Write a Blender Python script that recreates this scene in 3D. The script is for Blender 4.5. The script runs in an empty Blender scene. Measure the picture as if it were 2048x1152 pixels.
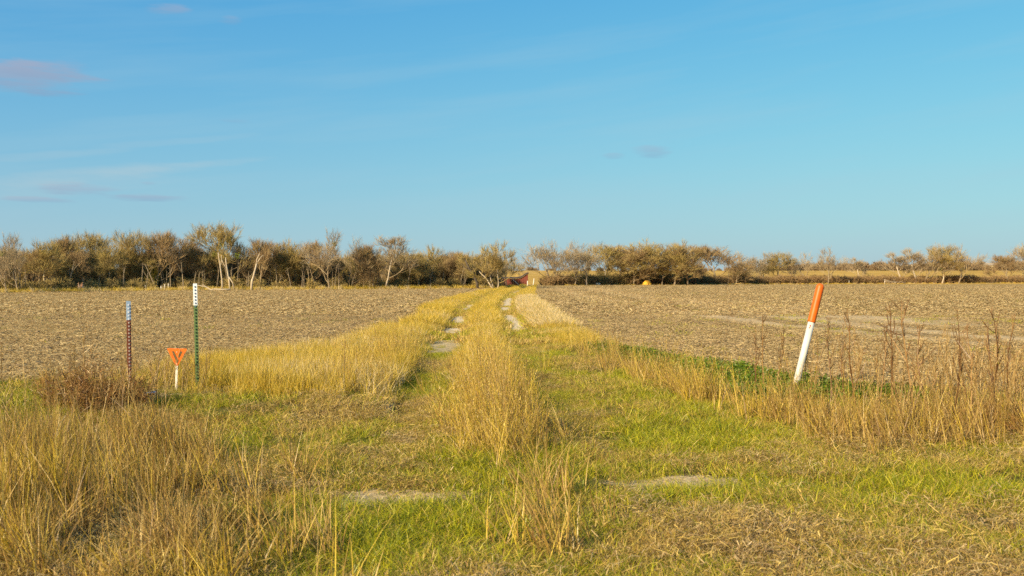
import bpy, math, random
import numpy as np
from mathutils import Vector, Matrix

S = bpy.context.scene
R = math.radians
FPX, HZ, EYE = 2000.0, 552.0, 2.0      # focal length in photo pixels, horizon row, eye height (m)

# ------------------------------------------------------------------ camera
cam = bpy.data.cameras.new('camera')
cam.sensor_width = 36.0
cam.lens = 36.0 * FPX / 2048.0
cam.clip_start, cam.clip_end = 0.1, 12000.0
cam.dof.use_dof = True
cam.dof.focus_distance = 22.0
cam.dof.aperture_fstop = 3.5
cam_o = bpy.data.objects.new('camera', cam)
S.collection.objects.link(cam_o)
cam_o.location = (0, 0, EYE)
cam_o.rotation_euler = (R(90.0 - math.degrees(math.atan((576 - HZ) / FPX))), 0, 0)
S.camera = cam_o

# ------------------------------------------------------------------ light
SUN_EL = 26.0
SUN_AZ = math.degrees(math.atan2(-0.64, -0.77))      # from behind the left shoulder
world = bpy.data.worlds.new('World')
S.world = world
world.use_nodes = True
wt = world.node_tree
wt.nodes.clear()


def nd(t, typ, ins=None, **kw):
    n = t.nodes.new(typ)
    for k, v in kw.items():
        setattr(n, k, v)
    for k, v in (ins or {}).items():
        s = n.inputs[k]
        if isinstance(v, bpy.types.NodeSocket):
            t.links.new(v, s)
        else:
            s.default_value = v
    return n


def mth(t, op, a, b=0.0, c=None, clamp=False):
    ins = {0: a, 1: b}
    if c is not None:
        ins[2] = c
    return nd(t, 'ShaderNodeMath', ins, operation=op, use_clamp=clamp).outputs[0]


def mixc(t, f, a, b, blend='MIX'):
    n = nd(t, 'ShaderNodeMix', {0: f}, data_type='RGBA', blend_type=blend)
    for i, v in ((6, a), (7, b)):
        if isinstance(v, bpy.types.NodeSocket):
            t.links.new(v, n.inputs[i])
        else:
            n.inputs[i].default_value = (*v, 1.0) if len(v) == 3 else v
    return n.outputs[2]


def ramp(t, f, stops):
    n = nd(t, 'ShaderNodeValToRGB', {0: f})
    el = n.color_ramp.elements
    while len(el) < len(stops):
        el.new(0.5)
    for e, (p, c) in zip(el, stops):
        e.position = p
        e.color = (*c, 1.0)
    return n.outputs[0]


tc = nd(wt, 'ShaderNodeTexCoord')
up_ = nd(wt, 'ShaderNodeVectorMath', {0: nd(wt, 'ShaderNodeVectorMath', {0: tc.outputs['Generated'], 1: (0, 0, .2)}, operation='ADD').outputs[0]}, operation='NORMALIZE')
sky = nd(wt, 'ShaderNodeTexSky', {'Vector': up_.outputs[0]}, sky_type='NISHITA', sun_disc=False, sun_elevation=R(SUN_EL),
         sun_rotation=R(SUN_AZ), altitude=100.0, air_density=1.0, dust_density=0.6, ozone_density=1.0)
# the photograph's strong blue: contrast of the red and blue of the clear sky, then a low haze layer that thickens to the horizon
sp3 = nd(wt, 'ShaderNodeSeparateColor', {0: sky.outputs[0]})
pw = lambda o, ref, p, k: mth(wt, 'MULTIPLY', mth(wt, 'POWER', mth(wt, 'DIVIDE', sp3.outputs[o], ref * 10), p), k * SKYK)
SKYK = 10 / 1.93
graded = nd(wt, 'ShaderNodeCombineColor', {0: pw(0, .124, 1.9, .070), 1: pw(1, .207, 1.05, .395), 2: pw(2, .328, .40, .72)})
sep = nd(wt, 'ShaderNodeSeparateXYZ', {0: tc.outputs['Generated']})
az = mth(wt, 'ARCTAN2', sep.outputs[0], sep.outputs[1])
el = mth(wt, 'ARCSINE', sep.outputs[2])
hz_f = mth(wt, 'POWER', 2.71828, mth(wt, 'DIVIDE', mth(wt, 'MAXIMUM', el, 0.0), -R(6.4)))
col = mixc(wt, hz_f, graded.outputs[0], (.42 * SKYK, .54 * SKYK, .59 * SKYK))
# thin high clouds, placed by direction (azimuth, elevation)
vec = nd(wt, 'ShaderNodeCombineXYZ', {0: mth(wt, 'MULTIPLY', az, 9.0), 1: mth(wt, 'MULTIPLY', el, 60.0)})
cn = nd(wt, 'ShaderNodeTexNoise', {'Vector': vec.outputs[0], 'Scale': 1.6, 'Detail': 6.0, 'Roughness': 0.6})
cirrus = nd(wt, 'ShaderNodeCombineXYZ', {0: mth(wt, 'MULTIPLY', az, 2.0), 1: mth(wt, 'MULTIPLY', mth(wt, 'SUBTRACT', el, mth(wt, 'MULTIPLY', az, 0.12)), 22.0)})
ci = nd(wt, 'ShaderNodeTexNoise', {'Vector': cirrus.outputs[0], 'Scale': 1.0, 'Detail': 5.0, 'Roughness': 0.55})
cim = nd(wt, 'ShaderNodeMapRange', {0: ci.outputs[0], 1: 0.45, 2: 0.78, 3: 0.0, 4: 0.34})
col = mixc(wt, cim.outputs[0], col, (.40 * SKYK, .60 * SKYK, .70 * SKYK))
for px, py, w, h, a in ((48, 158, 150, 40, .75), (100, 140, 90, 26, .5), (165, 378, 82, 15, .62), (300, 395, 95, 9, .55), (78, 400, 70, 7, .45),
                        (1302, 303, 46, 15, .42), (1228, 312, 26, 8, .25), (335, 22, 52, 14, .45), (462, 40, 30, 10, .35), (472, 242, 40, 6, .25), (296, 367, 22, 5, .3)):
    ca = math.atan((px - 1024) / FPX)
    ce = math.atan((HZ - py) / FPX * math.cos(ca))
    dx = mth(wt, 'DIVIDE', mth(wt, 'SUBTRACT', az, ca), w / FPX)
    dy = mth(wt, 'DIVIDE', mth(wt, 'SUBTRACT', el, ce), h / FPX)
    r2 = mth(wt, 'ADD', mth(wt, 'MULTIPLY', dx, dx), mth(wt, 'MULTIPLY', dy, dy))
    f = mth(wt, 'SUBTRACT', mth(wt, 'ADD', mth(wt, 'MULTIPLY', cn.outputs[0], 3.2), -0.85), r2)
    m = nd(wt, 'ShaderNodeMapRange', {0: f, 1: -0.15, 2: 0.95, 3: 0.0, 4: min(1.0, a * .95)}, interpolation_type='SMOOTHSTEP')
    tone = mixc(wt, nd(wt, 'ShaderNodeMapRange', {0: dy, 1: -0.7, 2: 0.6}).outputs[0], (.25 * SKYK, .38 * SKYK, .56 * SKYK), (.39 * SKYK, .42 * SKYK, .55 * SKYK))
    col = mixc(wt, m.outputs[0], col, tone)
for px, py, w, h, a in ((190, 350, 240, 16, .34), (360, 333, 170, 9, .26), (90, 312, 150, 9, .22), (330, 285, 160, 8, .16), (140, 375, 200, 20, .2)):
    ca = math.atan((px - 1024) / FPX)
    ce = math.atan((HZ - py) / FPX * math.cos(ca))
    da = mth(wt, 'SUBTRACT', az, ca)
    dx = mth(wt, 'DIVIDE', da, w / FPX)
    dy = mth(wt, 'DIVIDE', mth(wt, 'SUBTRACT', mth(wt, 'SUBTRACT', el, ce), mth(wt, 'MULTIPLY', da, .12)), h / FPX)
    r2 = mth(wt, 'ADD', mth(wt, 'MULTIPLY', dx, dx), mth(wt, 'MULTIPLY', dy, dy))
    f = mth(wt, 'SUBTRACT', mth(wt, 'ADD', mth(wt, 'MULTIPLY', cn.outputs[0], 2.4), -0.3), r2)
    m = nd(wt, 'ShaderNodeMapRange', {0: f, 1: -0.4, 2: 1.1, 3: 0.0, 4: a}, interpolation_type='SMOOTHSTEP')
    col = mixc(wt, m.outputs[0], col, (.47 * SKYK, .60 * SKYK, .66 * SKYK))
bg = nd(wt, 'ShaderNodeBackground', {'Color': col, 'Strength': 0.1})
out = nd(wt, 'ShaderNodeOutputWorld', {0: bg.outputs[0]})

sun = bpy.data.lights.new('sun', 'SUN')
sun.energy = 4.8
sun.angle = R(0.5)
sun.color = (1.0, 0.85, 0.58)
sun_o = bpy.data.objects.new('sun', sun)
S.collection.objects.link(sun_o)
sd = Vector((math.sin(R(SUN_AZ)) * math.cos(R(SUN_EL)), math.cos(R(SUN_AZ)) * math.cos(R(SUN_EL)), math.sin(R(SUN_EL))))
sun_o.rotation_euler = sd.to_track_quat('Z', 'Y').to_euler()
sun_o.location = (-20, -20, 30)

vs = S.view_settings
vs.view_transform = 'Standard'
vs.look = 'None'
vs.exposure = 0.95
vs.gamma = 1.0
vs.use_curve_mapping = False
S.cycles.use_denoising = False
S.cycles.max_bounces = 6
S.cycles.diffuse_bounces = 3
S.cycles.transmission_bounces = 3
S.cycles.transparent_max_bounces = 4
S.cycles.caustics_reflective = False
S.cycles.caustics_refractive = False
S.render.film_transparent = False


# ------------------------------------------------------------------ helpers
def D(py):
    return EYE * FPX / (py - HZ)


def X(px, d):
    return (px - 1024.0) / FPX * d


_perm = np.random.RandomState(7).rand(256, 256)


def vnoise(x, y):
    x = np.asarray(x, float); y = np.asarray(y, float)
    xi = np.floor(x).astype(int); yi = np.floor(y).astype(int)
    fx = x - xi; fy = y - yi
    fx = fx * fx * (3 - 2 * fx); fy = fy * fy * (3 - 2 * fy)
    g = lambda a, b: _perm[a & 255, b & 255]
    return (g(xi, yi) * (1 - fx) + g(xi + 1, yi) * fx) * (1 - fy) + (g(xi, yi + 1) * (1 - fx) + g(xi + 1, yi + 1) * fx) * fy


def fbm(x, y, o=4):
    s = 0; a = 0.5; t = 0
    for i in range(o):
        s = s + a * vnoise(np.asarray(x) * 2 ** i + 17.3 * i, np.asarray(y) * 2 ** i + 5.1 * i); t += a; a *= 0.5
    return s / t


def sstep(a, b, x):
    t = np.clip((np.asarray(x, float) - a) / (b - a), 0, 1)
    return t * t * (3 - 2 * t)


CX = lambda y: np.interp(y, [4, 6.7, 10, 14.4, 22, 37, 59, 75, 100, 125, 174, 210], [.2, .15, 0, -.25, -.6, -.95, -1.65, -1.6, -1.4, -.8, 1.3, 2.6])
XL = lambda y: np.interp(y, [0, 15, 17.5, 19.5, 24, 30, 37, 45, 60, 80, 110, 150, 210], [-40, -40, -11, -7.6, -5.9, -4.9, -4.3, -4.1, -5.0, -5.3, -4.4, -2.2, .2])
XR = lambda y: np.interp(y, [0, 14.5, 16, 18, 22, 27, 32, 45, 60, 80, 110, 150, 210], [40, 40, 9.5, 6.0, 4.5, 2.6, 2.2, 1.8, 1.6, 1.5, 1.8, 2.9, 4.6])
RUT = 1.22


def rut_mask(x, y):
    d = np.minimum(np.abs(x - CX(y) - RUT), np.abs(x - CX(y) + RUT))
    w = 0.30 + 0.14 * fbm(np.asarray(x) * 0.7, np.asarray(y) * 0.5 + 3) + .20 * sstep(22, 32, y)
    return 1 - sstep(w * 0.6, w * 1.35, d)


def verge_mask(x, y):
    n = (fbm(np.asarray(x) * .5 + 9, np.asarray(y) * .35, 3) - 0.5) * 1.6
    return (x > XL(y) + n) & (x < XR(y) + n)


def lane_mask(x, y):
    """vehicle lanes worn smooth across the right-hand field"""
    x = np.asarray(x, float); y = np.asarray(y, float)
    c = np.interp(y, [25, 29, 43, 57, 105, 220], [17, 14.8, 12.0, 10.9, 9.4, 10.5])
    w = np.interp(y, [25, 60, 220], [.7, 1.2, 2.2])
    d = x - c
    m = np.exp(-(d / (w * .55)) ** 2) * -.9 + .95 * np.exp(-((d - 1.7 * w) / w) ** 2) + .75 * np.exp(-((d + 1.5 * w) / w) ** 2) + .8 * np.exp(-((d - 5.5) / 2.0) ** 2) * sstep(35, 48, y) * (1 - sstep(75, 100, y))
    return m * (.55 + .9 * fbm(x * .8, y * .12)) * sstep(24, 34, y) * (1 - sstep(130, 200, y))


def hz(x, y):
    x = np.asarray(x, float); y = np.asarray(y, float)
    z = (fbm(x * .25, y * .25, 3) - .5) * .10 * sstep(2, 8, y)
    near = 1 - sstep(60, 120, y)
    z = z + (fbm(x * 2.2 + 4, y * 2.2, 3) - .5) * .05 * near
    z = z - 0.07 * rut_mask(x, y) * sstep(9, 13, y)
    z = z + 0.06 * np.exp(-((x - CX(y)) / .5) ** 2) * sstep(8, 12, y)
    z = z - 0.16 * np.exp(-((y - 12.7) / .8) ** 2) * (1 - sstep(-4.2, -3.4, x))
    z = z + 0.10 * np.exp(-((y - 15.3) / 1.4) ** 2) * (1 - sstep(-3.0, -2.0, x))
    z = z - 0.12 * np.exp(-(((x + 1.75) / .16) ** 2 + ((y - 15.3) / .8) ** 2))
    f = ~verge_mask(x, y)
    z = z + f * ((fbm(x * 5, y * 5, 3) - .5) * .17 * sstep(0, .25, 1 - np.abs(lane_mask(x, y)))) * near
    z = z + 5.4 * sstep(255, 640, y)
    return z


def gz(x, y):
    return float(hz(np.array([x]), np.array([y]))[0])


def tag(o, label=None, cat=None, group=None, kind=None):
    if label: o['label'] = label
    if cat: o['category'] = cat
    if group: o['group'] = group
    if kind: o['kind'] = kind
    return o


def link(o, parent=None, col=None):
    (col or S.collection).objects.link(o)
    if parent: o.parent = parent
    return o


def empty(name, loc=(0, 0, 0), rz=0.0):
    o = bpy.data.objects.new(name, None)
    o.empty_display_size = 0.2
    o.location = loc
    o.rotation_euler = (0, 0, rz)
    return link(o)


def mesh(name, V, F, mats=(), attrs=None, smooth=False, mi=None):
    me = bpy.data.meshes.new(name)
    me.from_pydata([tuple(map(float, v)) for v in V], [], [tuple(map(int, f)) for f in F])
    for m in mats:
        me.materials.append(m)
    for k, a in (attrs or {}).items():
        at = me.attributes.new(k, 'FLOAT', 'POINT')
        at.data.foreach_set('value', np.asarray(a, np.float32))
    if mi is not None:
        me.polygons.foreach_set('material_index', np.asarray(mi, np.int32))
    if smooth:
        me.polygons.foreach_set('use_smooth', np.ones(len(me.polygons), bool))
    me.update()
    return me


class MB:
    """collects shapes for one mesh"""
    def __init__(s):
        s.V = []; s.F = []; s.A = []

    def add(s, V, F, a=0.0):
        o = len(s.V)
        s.V += [tuple(v) for v in V]
        s.F += [tuple(i + o for i in f) for f in F]
        s.A += [a] * len(V)

    def box(s, c, h, M=None):
        P = [Vector((c[0] + i * h[0], c[1] + j * h[1], c[2] + k * h[2])) for i in (-1, 1) for j in (-1, 1) for k in (-1, 1)]
        if M: P = [M @ p for p in P]
        s.add(P, [(0, 1, 3, 2), (4, 6, 7, 5), (0, 4, 5, 1), (2, 3, 7, 6), (0, 2, 6, 4), (1, 5, 7, 3)])

    def tube(s, pts, rad, n=6, cap=True, a=0.0):
        pts = [Vector(p) for p in pts]
        V = []; F = []
        prev = None
        for i, p in enumerate(pts):
            t = (pts[min(i + 1, len(pts) - 1)] - pts[max(i - 1, 0)]).normalized()
            u = t.orthogonal().normalized() if prev is None else (prev - t * prev.dot(t)).normalized()
            prev = u
            w = t.cross(u)
            for k in range(n):
                th = 2 * math.pi * k / n
                V.append(p + (u * math.cos(th) + w * math.sin(th)) * rad[i])
        for i in range(len(pts) - 1):
            for k in range(n):
                F.append((i * n + k, i * n + (k + 1) % n, (i + 1) * n + (k + 1) % n, (i + 1) * n + k))
        if cap:
            F.append(tuple(range(n - 1, -1, -1)))
            F.append(tuple(range((len(pts) - 1) * n, len(pts) * n)))
        s.add(V, F, a)

    def obj(s, name, mat, parent=None, smooth=False, attr=None):
        me = mesh(name, s.V, s.F, mat if isinstance(mat, (list, tuple)) else [mat], {attr: s.A} if attr else None, smooth)
        return link(bpy.data.objects.new(name, me), parent)


# ------------------------------------------------------------------ materials
def newmat(name):
    m = bpy.data.materials.new(name)
    m.use_nodes = True
    m.node_tree.nodes.clear()
    return m, m.node_tree


def finish(t, colour, rough=0.9, bump=None, bstr=0.3, bdist=0.02, spec=0.2, metal=0.0):
    p = nd(t, 'ShaderNodeBsdfPrincipled', {'Roughness': rough, 'Specular IOR Level': spec, 'Metallic': metal})
    if isinstance(colour, bpy.types.NodeSocket):
        t.links.new(colour, p.inputs[0])
    else:
        p.inputs[0].default_value = (*colour, 1)
    if bump is not None:
        b = nd(t, 'ShaderNodeBump', {'Height': bump, 'Strength': bstr, 'Distance': bdist})
        t.links.new(b.outputs[0], p.inputs['Normal'])
    nd(t, 'ShaderNodeOutputMaterial', {0: p.outputs[0]})


def noise(t, scale, detail=4.0, rough=0.6, vec=None, sc=None):
    v = vec if vec is not None else nd(t, 'ShaderNodeTexCoord').outputs['Object']
    if sc:
        v = nd(t, 'ShaderNodeMapping', {'Vector': v, 'Scale': sc}).outputs[0]
    return nd(t, 'ShaderNodeTexNoise', {'Vector': v, 'Scale': scale, 'Detail': detail, 'Roughness': rough}).outputs[0]


def simple(name, a, b=None, scale=8.0, rough=0.8, bstr=0.2, sc=None, spec=0.2, metal=0.0, bdist=0.01):
    m, t = newmat(name)
    n = noise(t, scale, 5.0, 0.6, sc=sc)
    c = ramp(t, n, [(0.3, a), (0.7, b or a)])
    finish(t, c, rough, n, bstr, bdist, spec, metal)
    return m


def leafy(name, stops_a, stops_b=None, transl=0.3, objrand=False):
    """blades: per-blade random 'rnd' picks a tone; instance value 'dry' picks living or dead blades"""
    m, t = newmat(name)
    rnd = nd(t, 'ShaderNodeAttribute', attribute_name='rnd').outputs['Fac']
    oi = nd(t, 'ShaderNodeObjectInfo').outputs['Random']
    k = mth(t, 'FRACT', mth(t, 'ADD', mth(t, 'MULTIPLY', rnd, 7.31), mth(t, 'MULTIPLY', oi, 0.8)))
    c = ramp(t, k, stops_a)
    if stops_b:
        dry = nd(t, 'ShaderNodeAttribute', attribute_name='dry', attribute_type='INSTANCER').outputs['Fac']
        f = nd(t, 'ShaderNodeMapRange', {0: mth(t, 'SUBTRACT', dry, rnd), 1: -0.06, 2: 0.06}).outputs[0]
        c = mixc(t, f, c, ramp(t, k, stops_b))
    d = nd(t, 'ShaderNodeBsdfDiffuse', {0: c})
    tr = nd(t, 'ShaderNodeBsdfTranslucent', {0: c})
    g = nd(t, 'ShaderNodeBsdfGlossy', {0: (1, 1, 1, 1), 'Roughness': 0.45})
    mx = nd(t, 'ShaderNodeMixShader', {0: transl, 1: d.outputs[0], 2: tr.outputs[0]})
    mx2 = nd(t, 'ShaderNodeMixShader', {0: 0.025, 1: mx.outputs[0], 2: g.outputs[0]})
    nd(t, 'ShaderNodeOutputMaterial', {0: mx2.outputs[0]})
    return m


GREEN = [(0.0, (.075, .12, .004)), (0.5, (.27, .275, .007)), (1.0, (.50, .42, .012))]
STRAW = [(0.0, (.17, .095, .022)), (0.5, (.44, .29, .065)), (1.0, (.60, .43, .12))]
GOLD = [(0.0, (.31, .20, .016)), (0.5, (.50, .345, .032)), (1.0, (.66, .48, .075))]
TAN = [(0.0, (.17, .09, .026)), (0.5, (.36, .22, .058)), (1.0, (.57, .40, .12))]
PALE = [(0.0, (.46, .34, .16)), (0.5, (.60, .46, .23)), (1.0, (.72, .57, .32))]
M_LAWN = leafy('lawn blades', GREEN, STRAW, 0.2)
M_GOLD = leafy('golden blades', GOLD, PALE)
M_TALL = leafy('tall straw', TAN, GOLD)
M_THATCH = leafy('thatch straw', STRAW, [(0.0, (.20, .115, .045)), (0.5, (.36, .24, .10)), (1.0, (.50, .37, .17))], 0.15)
M_COVER = leafy('green leaves', [(0.0, (.05, .10, .006)), (0.5, (.105, .165, .008)), (1.0, (.20, .24, .012))])
M_WEED = leafy('dead weed', [(0.0, (.15, .08, .026)), (0.5, (.32, .20, .068)), (1.0, (.50, .35, .13))], None, 0.15)
M_WEEDD = leafy('dark dead weed', [(0.0, (.09, .04, .016)), (0.5, (.19, .10, .035)), (1.0, (.32, .19, .07))], None, 0.1)
M_BRAMBLE = leafy('bramble', [(0.0, (.09, .042, .016)), (0.5, (.22, .105, .030)), (1.0, (.40, .24, .065))], None, 0.15)
M_RESID = leafy('crop residue', [(0.0, (.27, .18, .075)), (0.5, (.43, .295, .12)), (1.0, (.62, .465, .22))], None, 0.1)

# field soil
M_FIELD, t = newmat('field soil')
oc = nd(t, 'ShaderNodeTexCoord').outputs['Object']
n1 = noise(t, 0.5, 6.0, 0.65, oc)
n2 = noise(t, 9.0, 5.0, 0.7, oc)
n3 = noise(t, 1.0, 4.0, 0.6, oc, (0.02, 0.16, 1))
c = ramp(t, n2, [(0.35, (.075, .052, .030)), (0.5, (.225, .152, .066)), (0.68, (.43, .305, .128))])
c = mixc(t, nd(t, 'ShaderNodeMapRange', {0: n1, 1: .4, 2: .65}).outputs[0], c, mixc(t, 1.0, c, (1.08, 1.0, .85), 'MULTIPLY'))
lane = nd(t, 'ShaderNodeMapRange', {0: n3, 1: .52, 2: .70, 3: 0, 4: .6}).outputs[0]
c = mixc(t, lane, c, (.46, .32, .16))
lane2 = nd(t, 'ShaderNodeMapRange', {0: n3, 1: .30, 2: .45, 3: .35, 4: 0}).outputs[0]
c = mixc(t, lane2, c, (.36, .255, .075))
rw = noise(t, 1.0, 3.0, .5, oc, (1.5, .025, 1))
c = mixc(t, nd(t, 'ShaderNodeMapRange', {0: rw, 1: .52, 2: .64, 3: 0, 4: .6}).outputs[0], c, (.46, .335, .155))
c = mixc(t, nd(t, 'ShaderNodeMapRange', {0: rw, 1: .36, 2: .46, 3: .6, 4: 0}).outputs[0], c, (.16, .108, .052))
bigv = noise(t, .07, 3.0, .5, oc)
c = mixc(t, nd(t, 'ShaderNodeMapRange', {0: bigv, 1: .5, 2: .65, 3: 0, 4: .3}).outputs[0], c, (.40, .29, .095))
ln = nd(t, 'ShaderNodeAttribute', attribute_name='lane').outputs['Fac']
c = mixc(t, nd(t, 'ShaderNodeMapRange', {0: ln, 1: 0, 2: .6, 3: 0, 4: .9}).outputs[0], c, (.50, .36, .19))
c = mixc(t, nd(t, 'ShaderNodeMapRange', {0: ln, 1: 0, 2: -.5, 3: 0, 4: .7}).outputs[0], c, (.27, .18, .085))
finish(t, c, 1.0, n2, 0.9, 0.05, 0.05)

M_VERGE, t = newmat('verge soil')
oc = nd(t, 'ShaderNodeTexCoord').outputs['Object']
n2 = noise(t, 14.0, 5.0, 0.7, oc)
n1 = noise(t, 0.8, 4.0, 0.6, oc)
c = ramp(t, n2, [(0.3, (.045, .032, .012)), (0.5, (.105, .075, .024)), (0.7, (.21, .15, .052))])
c = mixc(t, nd(t, 'ShaderNodeMapRange', {0: n1, 1: .42, 2: .6, 3: 0, 4: .6}).outputs[0], c, (.10, .11, .012))
at = lambda nm: nd(t, 'ShaderNodeAttribute', attribute_name=nm).outputs['Fac']
c = mixc(t, nd(t, 'ShaderNodeMapRange', {0: mth(t, 'ADD', at('worn'), mth(t, 'MULTIPLY', n2, .5)), 1: .55, 2: .85}).outputs[0], c, ramp(t, n2, [(.35, (.30, .21, .10)), (.65, (.60, .45, .25))]))
c = mixc(t, at('mud'), c, (.030, .028, .026))
finish(t, c, 1.0, n2, 0.8, 0.03, 0.05)

M_RUT, t = newmat('caliche')
oc = nd(t, 'ShaderNodeTexCoord').outputs['Object']
n2 = noise(t, 16.0, 6.0, 0.7, oc)
n1 = noise(t, 1.1, 4.0, 0.6, oc)
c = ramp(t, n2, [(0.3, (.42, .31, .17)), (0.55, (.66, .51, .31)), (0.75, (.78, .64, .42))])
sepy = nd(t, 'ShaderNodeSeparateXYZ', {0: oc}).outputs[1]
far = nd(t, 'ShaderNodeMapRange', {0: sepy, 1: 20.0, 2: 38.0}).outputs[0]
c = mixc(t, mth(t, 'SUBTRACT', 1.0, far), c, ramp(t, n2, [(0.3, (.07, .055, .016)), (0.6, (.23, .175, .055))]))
c = mixc(t, nd(t, 'ShaderNodeAttribute', attribute_name='mud').outputs['Fac'], c, (.030, .028, .026))
finish(t, c, 1.0, n2, 0.7, 0.03, 0.05)

M_HILL, t = newmat('golden pasture')
oc = nd(t, 'ShaderNodeTexCoord').outputs['Object']
n1 = noise(t, 0.08, 5.0, 0.65, oc, (0.4, 1.0, 1.0))
c = ramp(t, n1, [(0.3, (.34, .20, .045)), (0.55, (.48, .29, .065)), (0.75, (.55, .37, .11))])
finish(t, c, 1.0, n1, 0.2, 0.1, 0.05)

M_BARK = simple('grey bark', (.17, .125, .078), (.31, .24, .15), 6.0, 0.95, 0.4, (3, 3, .6))
M_PALEBARK = simple('pale bark', (.30, .235, .155), (.50, .41, .29), 5.0, 0.95, 0.3, (3, 3, .6))
M_DARKBARK = simple('dark bark', (.045, .035, .028), (.11, .085, .06), 6.0, 0.95, 0.4, (3, 3, .6))


def twigmat(name, a, b, c2):
    m, t = newmat(name)
    oi = nd(t, 'ShaderNodeObjectInfo').outputs['Random']
    n = noise(t, 0.55, 3.0, 0.6)
    c = ramp(t, n, [(0.36, a), (0.52, b), (0.68, c2)])
    c = mixc(t, mth(t, 'MULTIPLY', oi, 0.45), c, b)
    d = nd(t, 'ShaderNodeBsdfDiffuse', {0: c})
    nd(t, 'ShaderNodeOutputMaterial', {0: d.outputs[0]})
    return m


M_TWIG = twigmat('brown twigs', (.22, .145, .075), (.30, .205, .10), (.34, .25, .105))
M_TWIGO = twigmat('olive twigs', (.235, .165, .072), (.32, .235, .085), (.37, .285, .080))
M_TWIGG = twigmat('grey twigs', (.24, .175, .105), (.315, .24, .14), (.37, .29, .165))
M_BRUSH = twigmat('brush twigs', (.18, .105, .050), (.26, .17, .080), (.31, .22, .09))
M_MISTLE = simple('mistletoe green', (.07, .10, .010), (.19, .20, .02), 3.0, 0.9, 0.1)
M_FARWOOD = twigmat('distant twigs', (.17, .115, .07), (.22, .155, .09), (.25, .185, .085))


# ------------------------------------------------------------------ ground
def bare(x, y):
    """worn patches without grass"""
    a = np.exp(-(((x + 1.05) / .80) ** 2 + ((y - 9.05) / .36) ** 2) ** 1.5)
    b = np.exp(-(((x - 1.65) / .75) ** 2 + ((y - 9.75) / .32) ** 2) ** 1.5)
    c = np.exp(-(((x - CX(y) + 1.20) / .24) ** 2 + ((y - 14.2) / 2.6) ** 2) ** 1.5) * .62 * sstep(.30, .55, fbm(x * 2, y * .9 + 1))
    d = np.exp(-(((x + 1.72) / .28) ** 2 + ((y - 15.3) / 1.0) ** 2) ** 1.5)
    e = rut_mask(x, y) * sstep(15, 18, y) * (1 - sstep(30, 36, y)) * .12 * sstep(.42, .6, fbm(x * 1.5, y * .6 + 6))
    k = .6 + 1.0 * fbm(np.asarray(x) * 4, np.asarray(y) * 4 + 2)
    return np.clip(np.maximum.reduce([a * k, b * k, c, d, e]), 0, 1)


def mud(x, y):
    return np.exp(-(((x + 1.72) / .24) ** 2 + ((y - 15.3) / .85) ** 2) ** 1.5) * sstep(.30, .5, fbm(np.asarray(x) * 7, np.asarray(y) * 3))


def axis(fine0, fine1, step, lo, hi, g):
    a = list(np.arange(fine0, fine1 + 1e-6, step))
    s = step
    while a[-1] < hi:
        s *= g; a.append(a[-1] + s)
    s = step
    while a[0] > lo:
        s *= g; a.insert(0, a[0] - s)
    return np.array(a)


xs = axis(-8.5, 8.5, 0.085, -4500, 4500, 1.07)
ys = axis(5.0, 30.0, 0.10, -60, 6000, 1.022)
gx, gy = np.meshgrid(xs, ys)
gzv = hz(gx.ravel(), gy.ravel())
P = np.stack([gx.ravel(), gy.ravel(), gzv], 1)
nx, ny = len(xs), len(ys)
ii, jj = np.meshgrid(np.arange(nx - 1), np.arange(ny - 1))
q0 = (jj * nx + ii).ravel()
Q = np.stack([q0, q0 + 1, q0 + nx + 1, q0 + nx], 1)
cxm = P[Q].mean(1)
cls = np.zeros(len(Q), int)
cls[cxm[:, 0] > CX(cxm[:, 1])] = 1
v = verge_mask(cxm[:, 0], cxm[:, 1]) & (cxm[:, 1] < 222)
cls[v] = 2
rm = (rut_mask(cxm[:, 0], cxm[:, 1]) > 0.5) & (cxm[:, 1] < 200) & (cxm[:, 1] > 13)
cls[rm & v & (cxm[:, 0] < CX(cxm[:, 1]))] = 3
cls[rm & v & (cxm[:, 0] >= CX(cxm[:, 1]))] = 4
cls[cxm[:, 1] > 238] = 5


def sub_ground(k, name, mat):
    f = Q[cls == k]
    u, inv = np.unique(f.ravel(), return_inverse=True)
    me = bpy.data.meshes.new(name)
    me.vertices.add(len(u)); me.vertices.foreach_set('co', P[u].astype(np.float32).ravel())
    me.loops.add(f.size); me.loops.foreach_set('vertex_index', inv.astype(np.int32))
    me.polygons.add(len(f)); me.polygons.foreach_set('loop_start', (np.arange(len(f)) * 4).astype(np.int32))
    me.polygons.foreach_set('use_smooth', np.ones(len(f), bool))
    for nm, fn in (('lane', lane_mask), ('worn', bare), ('mud', mud)):
        a = me.attributes.new(nm, 'FLOAT', 'POINT'); a.data.foreach_set('value', np.asarray(fn(P[u][:, 0], P[u][:, 1]), np.float32))
    me.materials.append(mat)
    me.update(calc_edges=True)
    o = link(bpy.data.objects.new(name, me))
    o['kind'] = 'structure'
    return o


tag(sub_ground(0, 'field', M_FIELD), 'bare harvested field left of the grassy track', 'field')
tag(sub_ground(1, 'field', M_FIELD), 'bare harvested field right of the grassy track', 'field')
tag(sub_ground(2, 'ground', M_VERGE), 'grassy ground of the track and its verges', 'ground')
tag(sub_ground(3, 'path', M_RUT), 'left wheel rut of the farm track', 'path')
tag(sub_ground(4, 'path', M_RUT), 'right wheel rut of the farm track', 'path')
tag(sub_ground(5, 'hill', M_HILL), 'golden pasture rising beyond the trees', 'hill')


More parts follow.
